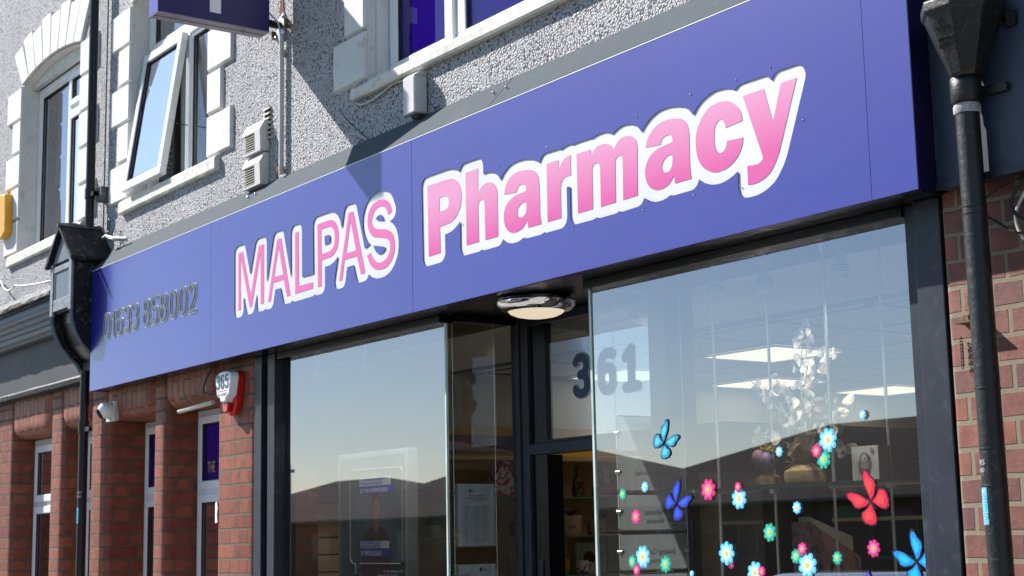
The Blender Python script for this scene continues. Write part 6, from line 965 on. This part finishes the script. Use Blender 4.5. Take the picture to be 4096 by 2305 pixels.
# ------------------------------------------------------------------ hanging clear panels and notices
ww=[('Free Prescription','Collection and','Service','top clear panel, faint mirrored words Free Prescription Collection'),('','Services Provided','','second clear panel, mirrored words Services Provided'),('','Medicines','Reviews','third clear panel, mirrored word Reviews'),('','Smoking Cessation','Service','fourth clear panel, mirrored words Smoking Cessation'),('','','','fifth clear panel, only its top edge showing')]
m_faint=M('grey_printed_letters',(.10,.11,.13),.6)
XA=-4.90
m_acrw=glass('frosted_acrylic',(.86,.87,.87),.03,1.5,.36,tl=True)
m_page=glass('printed_page',(.0,.0,.0),.0,1.3,1.0,tl=True)
for k in range(5):
    z1=2.140-.158*k;z0=z1-.142
    t=thing('acrylic_panel',ww[k][3],'hanging panel',(XA,.28,z1),'clear panels hanging between cables beside the doorway')
    part('sheet',MB().rbox(XA-.002,XA+.001,.105,.458,z0,z1,.010,ax='x'),m_acrw,t)
    eg=MB().tube([(XA,.112,z0),(XA,.451,z0),(XA,.458,z0+.007),(XA,.458,z1-.007),(XA,.451,z1),(XA,.112,z1),(XA,.105,z1-.007),(XA,.105,z0+.007),(XA,.112,z0)],.0022,5,caps=False);part('polished_edge',eg,m_plainwhite,t)
    for y_ in (.108,.456): part('clamp',MB().lathe([(.0085,-.012),(.0085,.014)],(XA,y_,(z0+z1)/2+.002),14,'x'),m_steel,t,smooth=True)
    for j in range(3):
        if ww[k][j]: part('lettering',text_mesh(ww[k][j],.032,(XA+.0035,.29,z1-.045-.036*j),.85,right=(0,1,0),mirror=True),m_faint,t)
for i,y_ in enumerate((.100,.465)): solo('suspension_cable',MB().tube([(XA,y_,.5),(XA,y_,2.69)],.0012,6),m_steel,('front','rear')[i]+' thin steel cable carrying the clear panels','cable',(XA,y_,.5),smooth=True)
def notice(z0,z1,label,kind):
    X=-6.10;t=thing('notice_holder',label,'notice',(X,.225,z0),'notices in clear holders hanging beside the doorway')
    part('holder',MB().box(X-.002,X+.002,.112,.335,z0-.006,z1+.002),m_acrw,t)
    pg=part('page',MB().box(X+.0025,X+.0035,.125,.325,z0,z1),m_page,t)
    for y_ in (.108,.340):
        for zz in (z1-.045,z0+.045): part('clamp',MB().lathe([(.006,-.008),(.006,.012)],(X,y_,zz),12,'x'),m_steel,t,smooth=True)
    def tx(s,size,y_,z,sx=.75,mt=m_ink,al='CENTER'): part('lettering',text_mesh(s,size,(X+.0042,y_,z),sx,right=(0,1,0),align=al),mt,pg)
    if kind==0:
        part('crest',MB().prism([(.185,z1-.032),(.193,z1-.022),(.201,z1-.032),(.193,z1-.042)],X+.004,X+.0045,'x'),m_inkb,pg);tx('GIG',.008,.206,z1-.030,mt=m_inkb,al='LEFT');tx('NHS',.008,.206,z1-.038,mt=m_inkb,al='LEFT')
        for i,s in enumerate(('Aneurin Bevan University Health Board','Community Pharmacy Out of Hours','Newport Borough Sunday Rota Service 18:00 to 20:00','April 2026 - March 2027')): tx(s,.0070,.225,z1-.055-.0075*i,.8)
        part('table_head',MB().box(X+.004,X+.0045,.148,.302,z1-.099,z1-.084),M('table_head_grey',(.35,.4,.38),.7),pg)
        rows=['1 April 2026','12 April 2026','19 April 2026','26 April 2026','3 May 2026','10 May 2026','17 May 2026','24 May 2026','31 May 2026','7 June 2026','14 June 2026','21 June 2026','28 June 2026','5 July 2026','12 July 2026']
        for i,s in enumerate(rows): tx(s,.0052,.168,z1-.107-.0112*i);tx('Pharmacy, Newport',.0052,.225,z1-.107-.0112*i);tx('01633 244626',.0052,.28,z1-.107-.0112*i)
        gl=MB()
        for i in range(16): gl.box(X+.004,X+.0044,.148,.302,z1-.0995-.0112*i,z1-.0991-.0112*i)
        part('table_lines',gl,m_ink,pg)
        gl=MB()
        for yv in (.148,.19,.258,.3016): gl.box(X+.0045,X+.0048,yv,yv+.0006,z1-.268,z1-.084)
        part('table_columns',gl,m_ink,pg)
    else:
        part('crest',MB().prism([(.236,z1-.022),(.246,z1-.010),(.256,z1-.022),(.246,z1-.034)],X+.004,X+.0045,'x'),m_inkb,pg);tx('GIG',.010,.262,z1-.020,mt=m_inkb,al='LEFT');tx('NHS',.010,.262,z1-.031,mt=m_inkb,al='LEFT')
        for i,s in enumerate(('NEWPORT LOCALITY','CHEMISTS ROTA','Special Bank Holiday Rota is provided by')): tx(s,.0075,.13,z1-.047-.0085*i,.8,al='LEFT')
        part('table_lines',MB().box(X+.004,X+.0045,.13,.31,z1-.085,z1-.0845),m_ink,pg)
notice(1.632,1.915,'white out of hours pharmacy rota sheet, upper of the two hanging notices',0);notice(1.26,1.545,'bank holiday rota sheet, lower notice cut by the bottom edge',1)
for i,y_ in enumerate((.106,.342)): solo('suspension_cable',MB().tube([(-6.10,y_,.5),(-6.10,y_,2.69)],.0012,6),m_steel,('front','rear')[i]+' thin steel cable carrying the two rota notices','cable',(-6.1,y_,.5),smooth=True)
# ------------------------------------------------------------------ poster stand in the left window
PO=thing('poster_lightbox','tall framed health poster with a nurse and blue banners in the left window','poster',(-7.25,.38,.45))
part('casing',MB().box(-7.66,-6.93,.365,.43,.6,2.137),M('silver_casing',(.25,.28,.31),.4),PO,bevel=.004)
pf=part('poster_face',MB().box(-7.63,-6.96,.3625,.3645,.63,2.11),M('poster_teal_grey',(.07,.10,.13),.5,var=.5,vs=3.5),PO)
bt=[(x,z) for x,z in ((-7.52,2.02),(-7.50,2.045),(-6.99,2.04),(-6.975,2.02),(-6.975,1.56),(-7.0,1.545),(-7.41,1.545),(-7.46,1.485),(-7.465,1.545),(-7.50,1.548),(-7.52,1.57),(-7.52,2.02))]
part('speech_bubble_outline',MB().tube([(x,.361,z) for x,z in bt],.004,6,caps=False),M('outline_print',(.3,.34,.36),.6),pf)
bn=lambda z0,z1,x0,x1,mt:part('banner',MB().box(x0,x1,.3605,.3615,z0,z1),mt,pf)
m_bb=M('banner_blue',(.03,.05,.45),.5);m_bw=M('banner_white',(.55,.6,.75),.5);m_skin=M('printed_skin',(.2,.12,.09),.6);m_tun=M('printed_tunic',(.05,.02,.03),.6);m_hair=M('printed_hair',(.04,.025,.02),.6)
bn(1.955,2.0,-7.42,-7.09,m_bw);bn(1.912,1.953,-7.42,-7.05,m_bb);bn(1.625,1.663,-7.41,-7.11,m_bw);bn(1.58,1.622,-7.41,-7.10,m_bb)
def pt(s,size,x,z,mt,sx=.72): part('lettering',text_mesh(s,size,(x,.3600,z),sx,align='LEFT'),mt,pf)
pt('CEL GYNGOR AM DDIM, A THRINIAETH',.021,-7.412,1.981,m_bb,.66);pt('CYFRINACHOL OS BYDD ANGEN, AM',.021,-7.412,1.961,m_bb,.66);pt('28 O FÂN ANHWYLDERAU',.036,-7.412,1.918,m_bw,.68);pt('GET FREE, CONFIDENTIAL ADVICE',.020,-7.405,1.648,m_bb,.66);pt('AND TREATMENT IF NEEDED, FOR',.020,-7.405,1.629,m_bb,.66);pt('28 MINOR ILLNESSES',.036,-7.405,1.588,m_bw,.66);pt('GIG CYMRU. Y GWASANAETH CYFAN',.016,-7.17,1.50,m_bw,.7);pt("NHS WALES. IT'S ALL PART OF THE SERVICE",.016,-7.23,1.478,m_bw,.66)
part('printed_hair',ci(-7.240,1.845,.052,.075,.3622,.3624),m_hair,pf);part('printed_face',ci(-7.240,1.825,.042,.062,.3617,.3621),m_skin,pf);part('printed_neck',MB().prism([(-7.262,1.79),(-7.218,1.79),(-7.205,1.70),(-7.275,1.70)],.3616,.3622,'y'),m_skin,pf)
part('printed_tunic',MB().prism([(-7.275,1.745),(-7.24,1.70),(-7.205,1.745),(-7.13,1.715),(-7.10,1.64),(-7.09,1.2),(-7.39,1.2),(-7.38,1.64),(-7.35,1.715)],.3610,.3615,'y'),m_tun,pf)
for s in (-1,1): part('printed_eye',ci(-7.240+.016*s,1.838,.006,.0028,.3612,.3616),m_hair,pf)
part('printed_mouth',ci(-7.240,1.796,.011,.003,.3612,.3616),M('printed_lips',(.3,.08,.07),.6),pf)
# ------------------------------------------------------------------ left wall of the shop: slat wall and shelves
SW=thing('slat_wall','brown slatted display boarding at the left of the window','display wall',(-8.19,.5,0))
for i in range(14): part('slat_board',MB().box(-8.199,-8.175,.205,.93,.90+.0995*i,.90+.0995*i+.090),m_wood,SW)
part('groove_backing',MB().box(-8.1995,-8.196,.205,.93,.2,2.30),m_dark,SW)
part('mustard_band',MB().box(-8.199,-8.13,.21,3.4,2.165,2.365),m_mustard,PB)
sg=thing('category_sign','purple category sign with a grey and magenta swoosh on the mustard band','sign',(-8.12,1.6,2.2))
part('board',MB().box(-8.128,-8.118,1.20,1.95,2.205,2.305),M('purple_board',(.05,.03,.16),.4),sg);part('grey_swoosh',MB().prism([(1.20,2.295),(1.20,2.206),(1.90,2.206)],-8.1175,-8.1165,'x'),M('swoosh_grey',(.4,.38,.45),.5),sg);part('magenta_stripe',MB().prism([(1.20,2.303),(1.20,2.294),(1.90,2.206),(1.93,2.206)],-8.1163,-8.1155,'x'),M('swoosh_magenta',(.5,.03,.25),.5),sg)
SU=thing('shelving_unit','beech shelving unit with glass shelves on the left shop wall','shelving',(-8.1,1.9,0))
part('back_panel',MB().box(-8.199,-8.185,.96,3.4,.1,2.164),m_wood,SU)
for y_ in (.95,2.02,3.38): part('upright',MB().box(-8.184,-7.86,y_,y_+.02,.1,2.164),m_wood,SU)
for z in (1.910,1.672,1.43): part('glass_shelf',MB().box(-8.183,-7.87,.972,2.018,z-.003,z+.003),m_shelfg,SU);part('glass_shelf',MB().box(-8.183,-7.87,2.042,3.378,z-.003,z+.003),m_shelfg,SU);part('shelf_edge',MB().box(-7.8695,-7.868,.972,2.018,z-.003,z+.003),m_shedge,SU);part('shelf_edge',MB().box(-7.8695,-7.868,2.042,3.378,z-.003,z+.003),m_shedge,SU)
part('top_board',MB().box(-8.184,-7.86,.97,3.378,2.14,2.163),m_wood,SU)
def fabric(name,a,b,sc,t=.55):
    m,nt,bs=nodes(name);n=noise_n(nt,sc,3,.5);r=ramp(nt,n.outputs['Fac'],[(t-.03,a),(t,b)]);nt.links.new(r.outputs[0],bs.inputs['Base Color']);bs.inputs['Roughness'].default_value=.7;return m
m_flo=fabric('red_floral_print',(.7,.65,.6),(.5,.02,.05),28,.52);m_blf=fabric('blue_floral_print',(.6,.6,.55),(.08,.08,.3),60,.5);m_multi=fabric('mixed_floral_print',(.7,.68,.62),(.2,.05,.3),45,.56)
def gift(name,label,cat,x,y,z,prof,mat,extra=None):
    t=thing(name,label,cat,(x,y,z));part('body',MB().lathe(prof,(x,y,z),24),mat,t,smooth=True)
    return t
sh=1.9135
solo('floral_bag',MB().prism([(1.62,sh),(1.76,sh),(1.765,sh+.13),(1.73,sh+.19),(1.735,sh+.23),(1.66,sh+.23),(1.665,sh+.19),(1.61,sh+.12)],-8.02,-7.93,'x'),m_flo,'white bag printed with red flowers on the upper glass shelf','gift bag',(-7.97,1.69,sh),bevel=.01)
t=solo('patterned_jug',MB().lathe([(.05,0),(.062,.04),(.06,.12),(.055,.155),(.05,.155)],(-7.97,1.12,sh),24),m_blf,'blue and cream patterned jug at the left end of the upper shelf','jug',(-7.97,1.12,sh),smooth=True);part('handle',MB().tube([(-7.95,1.17,sh+.13),(-7.95,1.21,sh+.12),(-7.95,1.22,sh+.07),(-7.95,1.17,sh+.03)],.009,8),M('blue_handle',(.05,.06,.3),.3),t,smooth=True)
t=gift('vacuum_flask','teal and cream insulated bottle on the lower shelf behind the notice','flask',-7.97,1.19,1.6755,[(.034,0),(.036,.005),(.036,.075)],M('cream_enamel',(.6,.6,.52),.3));part('teal_top',MB().lathe([(.036,.0751),(.036,.13),(.02,.155),(.017,.175),(.02,.176),(.02,.19),(.001,.19)],(-7.97,1.19,1.6755),24),M('teal_enamel',(.08,.28,.27),.3),t,smooth=True)
gift('pink_glass_vase','small pinkish glass vase right of the rota sheet','vase',-7.97,1.80,1.6755,[(.04,0),(.05,.03),(.05,.07),(.02,.10),(.018,.125),(.024,.13)],M('rose_glass',(.35,.12,.12),.1))
for i,(y,c) in enumerate(((1.32,(.1,.3,.1)),(1.50,(.08,.22,.12)),(1.60,(.4,.1,.12)))):
    gift('glass_tumbler',('green glass tumbler, left of three on the low shelf','green glass tumbler, middle of three on the low shelf','red glass tumbler, right of three on the low shelf')[i],'tumbler',-7.97,y,1.433,[(.03,0),(.032,.01),(.022,.03),(.034,.085)],M('tumbler_%d'%i,c,.15))
# things seen through the open door
def catpot(y,r,h,label):
    t=thing('cat_planter',label,'planter',(-7.96,y,1.6755));part('pot',MB().lathe([(r*.95,0),(r,.01),(r*1.02,h),(r*.93,h)],(-7.96,y,1.6755),28),M('pale_felt',(.5,.36,.24),.9),t,smooth=True)
    X=-7.96+r*.93
    for s in (-1,1): part('eye',MB().sphere((X+.004,y-.35*r+s*.012,1.6755+h*.55),.004,8,6),m_cableb,t)
    part('nose',MB().sphere((X+.006,y-.35*r,1.6755+h*.42),.007,8,6),m_cableb,t)
    for s in (-1,1):
        for k in (-1,0,1): part('whisker',MB().tube([(X+.006,y-.35*r+s*.012,1.6755+h*.40),(X-.002,y-.35*r+s*.045,1.6755+h*.40+k*.010)],.0009,4),m_cableb,t)
    for s in (-1,1): part('ribbon',MB().tube([(-7.96,y,1.6755+h),(-7.94,y+s*.03,1.6755+h+.03),(-7.94,y+s*.07,1.6755+h+.035)],[.012,.014,.004],8),M('dark_ribbon',(.05,.05,.06),.5),t,smooth=True)
catpot(2.20,.075,.125,'larger cream planter with a cat face on the shelf inside the door');catpot(2.42,.062,.09,'smaller cream planter with a cat face, right of the larger one')
gift('floral_tall_mug','tall floral mug on the top shelf through the open door','mug',-7.97,2.50,1.99,[(.034,0),(.035,.0),(.036,.11),(.031,.11)],m_multi)
solo('pink_gift_box',MB().box(-8.02,-7.92,2.43,2.56,1.9135,1.985),M('pink_card',(.5,.05,.25),.6),'bright pink gift box under the tall floral mug','gift box',(-7.97,2.5,1.9135))
gift('cellophane_bag','cellophane wrapped sweets bag on the upper shelf through the door','sweet bag',-7.97,2.28,1.9135,[(.03,0),(.04,.04),(.03,.12),(.012,.16),(.03,.2)],fabric('dark_cellophane',(.06,.04,.03),(.25,.16,.1),50,.5))
solo('hedgehog_print',MB().box(-8.12,-8.10,2.36,2.60,1.433,1.63),m_wallp,'framed hedgehog picture leaning low on the shelf through the door','picture',(-8.11,2.5,1.433));part('hedgehog',MB().prism([(2.42+.05*math.cos(rad(a))+.04,1.53+.045*math.sin(rad(a))) for a in range(0,360,24)],-8.0995,-8.0985,'x'),M('hedgehog_brown',(.15,.08,.04),.9),bpy.data.objects['hedgehog_print'])
t=gift('floral_mug','white mug printed with pansies on the bottom shelf through the door','mug',-7.93,2.27,1.433,[(.036,0),(.04,.005),(.042,.085),(.037,.085)],m_multi);part('handle',MB().tube([(-7.93,2.31,1.50),(-7.92,2.345,1.50),(-7.92,2.345,1.46),(-7.93,2.31,1.45)],.005,8),m_paper,t,smooth=True)
solo('yellow_card',MB().box(-8.06,-8.05,2.16,2.26,1.433,1.53),M('yellow_card',(.55,.42,.03),.6),'yellow gift card standing behind the pansy mug','card',(-8.05,2.2,1.433))
# back of the shop: dark shelving with medicine boxes seen low through the right pane
DS=thing('medicine_shelving','dark shelving bay with rows of cartons at the rear left of the shop','shelving',(-8.0,4.4,0))
part('carcass',MB().box(-8.199,-7.8,3.42,7.4,.05,.1).box(-8.199,-8.18,3.42,7.4,.1,2.42).box(-8.18,-7.8,3.42,3.45,.1,2.42).box(-8.18,-7.8,7.37,7.4,.1,2.42).box(-8.18,-7.8,3.45,7.37,2.38,2.42),M('dark_laminate',(.03,.028,.03),.5),DS)
for z in (1.2,1.45,1.70,1.95,2.18): part('shelf',MB().box(-8.18,-7.8,3.53,7.37,z-.012,z),M('dark_shelf',(.05,.045,.04),.5),DS)
colr=[(.02,.2,.14),(.3,.3,.32),(.12,.03,.2),(.35,.2,.04),(.05,.08,.25),(.25,.05,.08)]
mc=[M('carton_%d'%i,c,.5) for i,c in enumerate(colr)];rn=random.Random(4)
cn=['green','pale grey','purple','amber','navy','maroon'];cnt=0
for zi,z in enumerate((1.45,1.70,1.95)):
    y=3.6
    while y<6.9:
        w_=rn.uniform(.12,.3);h=rn.uniform(.06,.16);k=rn.randrange(6)
        if rn.random()<.6:
            solo('medicine_carton',MB().box(-8.0,-7.82,y,y+w_,z+.001,z+h),mc[k],'%s carton, number %d from the door on the %s shelf of the dark bay'%(cn[k],cnt+1,('lowest','middle','upper')[zi]),'carton',(-7.9,y,z),'cartons on the dark rear shelving',bevel=.002);cnt+=1
        y+=w_+rn.uniform(.02,.15)
    cnt=0
DK=thing('counter_screen','dark partition behind the window display','partition',(-6,2.2,0))
part('panel',MB().box(-7.2,-4.9,2.8,2.84,.03,1.72),M('charcoal_partition',(.02,.02,.022),.5),DK);part('cap_rail',MB().box(-7.21,-4.89,2.79,2.85,1.72,1.74),m_wood,DK)
MF=thing('magazine_file','pink floral magazine file holding leaflets low in the right window','file box',(-4.3,.75,1.40))
part('file',MB().prism([(.62,1.40),(.9,1.40),(.9,1.56),(.62,1.70)],-4.46,-4.36,'x'),fabric('pink_leaf_print',(.45,.22,.24),(.1,.12,.3),38,.58),MF)
part('leaflets',MB().prism([(.64,1.56),(.88,1.50),(.88,1.64),(.64,1.72)],-4.44,-4.38,'x'),m_wallp,MF)
cd=thing('counter_display','purple counter display of pain relief packs behind the red butterfly','counter display',(-3.85,1.0,1.40))
part('stand',MB().box(-4.16,-3.98,1.10,1.2,1.40,1.80),M('purple_display',(.05,.015,.10),.5),cd)
part('lettering',text_mesh('new Napralief',.03,(-4.07,1.0975,1.74),.75),M('display_text',(.45,.4,.5),.5),cd)
for i in range(2):
    for j in range(2): part('pack',MB().box(-4.15+.09*i,-4.075+.09*i,1.07,1.099,1.46+.11*j,1.53+.11*j),M('pack_%d%d'%(i,j),((.35,.33,.2),(.3,.1,.3))[(i+j)%2],.5),cd)
# ------------------------------------------------------------------ street opposite (seen only in the glass)
m_dimw=M('dull_window_frame',(.12,.12,.12),.7)
def house(x0,x1,xr0,xr1,zv0,zv1,zr,label):
    t=thing('bungalow',label,'house',((x0+x1)/2,-35,0),'bungalows across the street')
    ye,yr=-31.5,-36.5;ze=2.75;sl_=(zr-ze)/(ye-yr)
    f=lambda z:ye-(z-ze)/sl_
    v=[(x0,ye,ze),(x1,ye,ze),(x1,f(zv1),zv1),(xr1,yr,zr),(xr0,yr,zr),(x0,f(zv0),zv0),(x1,2*yr-f(zv1),zv1),(x0,2*yr-f(zv0),zv0),(x1,2*yr-ye,ze),(x0,2*yr-ye,ze)]
    mb=MB();mb.uv={};mb.add(v,[(0,1,2,3,4,5),(2,6,3),(5,4,7),(9,7,4,3,6,8)]);mb.uv[0]=[(p[0],(p[2]-ze)*2.1) for p in (v[0],v[1],v[2],v[3],v[4],v[5])]
    part('roof',mb,m_roof,t);wl=part('wall',MB().box(x0+.05,x1-.05,-41,-32,-.12,2.7),m_hbrick,t)
    n=3
    for i in range(n):
        xc=x0+(x1-x0)*(.22,.40,.78)[i];w=part('window',MB().box(xc-.9,xc+.9,-31.99,-31.95,.9,2.2),m_dimw,t);part('glazing',MB().box(xc-.8,xc-.05,-31.949,-31.94,1.0,2.1).box(xc+.05,xc+.8,-31.949,-31.94,1.0,2.1),m_black,w)
    part('gutter',MB().box(x0,x1,-31.6,-31.45,2.66,2.75),m_dimw,t)
    return t
house(-44.8,-27.5,-37.9,-33.4,3.6,3.2,5.42,'bungalow with a broad hipped brown roof, reflected in the right pane')
house(-62.4,-44.8,-56.5,-52.0,3.9,3.6,5.5,'bungalow between the other two, its roof edge reflected at the doorway')
house(-80,-62.4,-72.9,-67.9,3.4,3.9,4.93,'bungalow with a long brown roof, reflected in the left pane')
house(-27.5,-10,-21,-16,3.2,3.2,5.3,'bungalow directly opposite, beyond the right of the reflections')
tp=thing('telegraph_pole','dark wooden telegraph pole reflected at the left edge of the left pane','telegraph pole',(-46.6,-20,-.1))
part('pole',MB().tube([(-46.6,-20,-.1),(-46.6,-20,4.3)],.16,10),m_wood,tp,smooth=True);part('crossarm',MB().box(-47.1,-46.1,-20.05,-19.95,4.0,4.1),m_wood,tp)
def wires(x0,x1,y,z,label): solo('overhead_wire',MB().tube(sag((x0,y,z),(x1,y,z+.1),.35,24),.007,5),m_cableb,label,'wire',(x0,y,z),smooth=True)
wires(-80,-46.6,-19.9,4.1,'thin overhead telephone wire reflected in the left pane beyond the pole')
# parked car
CAR=thing('parked_car','silver hatchback parked at the kerb, its roof glinting in the bottom of the right pane','car',(-7.0,-3.25,-.11))
prof=[(-9.05,.25),(-9.0,.62),(-8.75,.82),(-7.95,.93),(-7.3,1.36),(-6.9,1.43),(-6.0,1.42),(-5.45,1.30),(-5.1,.98),(-4.98,.6),(-5.0,.25)]
bmv=MB();ny=8;P_=len(prof)
for j in range(ny+1):
    y_=-4.1+1.7*j/ny;e=abs(j/ny-.5)*2
    for (x,z) in prof:
        k=1-.10*e**3;tz=z if z<.95 else z-(z-.9)*.22*e**4
        bmv.v.append((-7+(x+7)*k,y_+(0 if z<.95 else (-.16 if j>ny/2 else .16)*e*(z-.95)/.48),tz))
for j in range(ny):
    for i in range(P_): bmv.f.append((j*P_+i,j*P_+(i+1)%P_,(j+1)*P_+(i+1)%P_,(j+1)*P_+i))
bmv.f.append(tuple(range(P_)));bmv.f.append(tuple(ny*P_+i for i in range(P_)))
part('body',bmv,M('silver_car_paint',(.5,.5,.52),.2,metal=.6,var=.02,coat=1),CAR,smooth=True)
for s,yy_ in ((1,-2.475),(-1,-4.025)): part('side_glass',MB().prism([(-7.85,.90),(-7.25,1.22),(-6.05,1.24),(-5.55,1.15),(-5.3,.90)],yy_-.05,yy_+.05,'y'),m_black,CAR)
part('windscreen',MB().add([(-7.93,-3.95,.88),(-7.93,-2.55,.88),(-7.33,-2.7,1.26),(-7.33,-3.8,1.26)],[(0,1,2,3)]),m_black,CAR)
for x in (-8.25,-5.75):
    for yy_ in (-2.48,-4.02):
        w_=part('wheel',MB().lathe([(.30,-.1),(.31,-.08),(.31,.08),(.30,.1)],(x,yy_,.2),28,'y'),m_rubber,CAR,smooth=True);part('rim',MB().lathe([(.19,-.11),(.19,.11)],(x,yy_,.2),20,'y'),m_steel,w_)
for yy_ in (-2.75,-3.75): part('headlight',MB().sphere((-8.86,yy_,.60),.11,12,8,.6),m_steel,CAR,smooth=True)
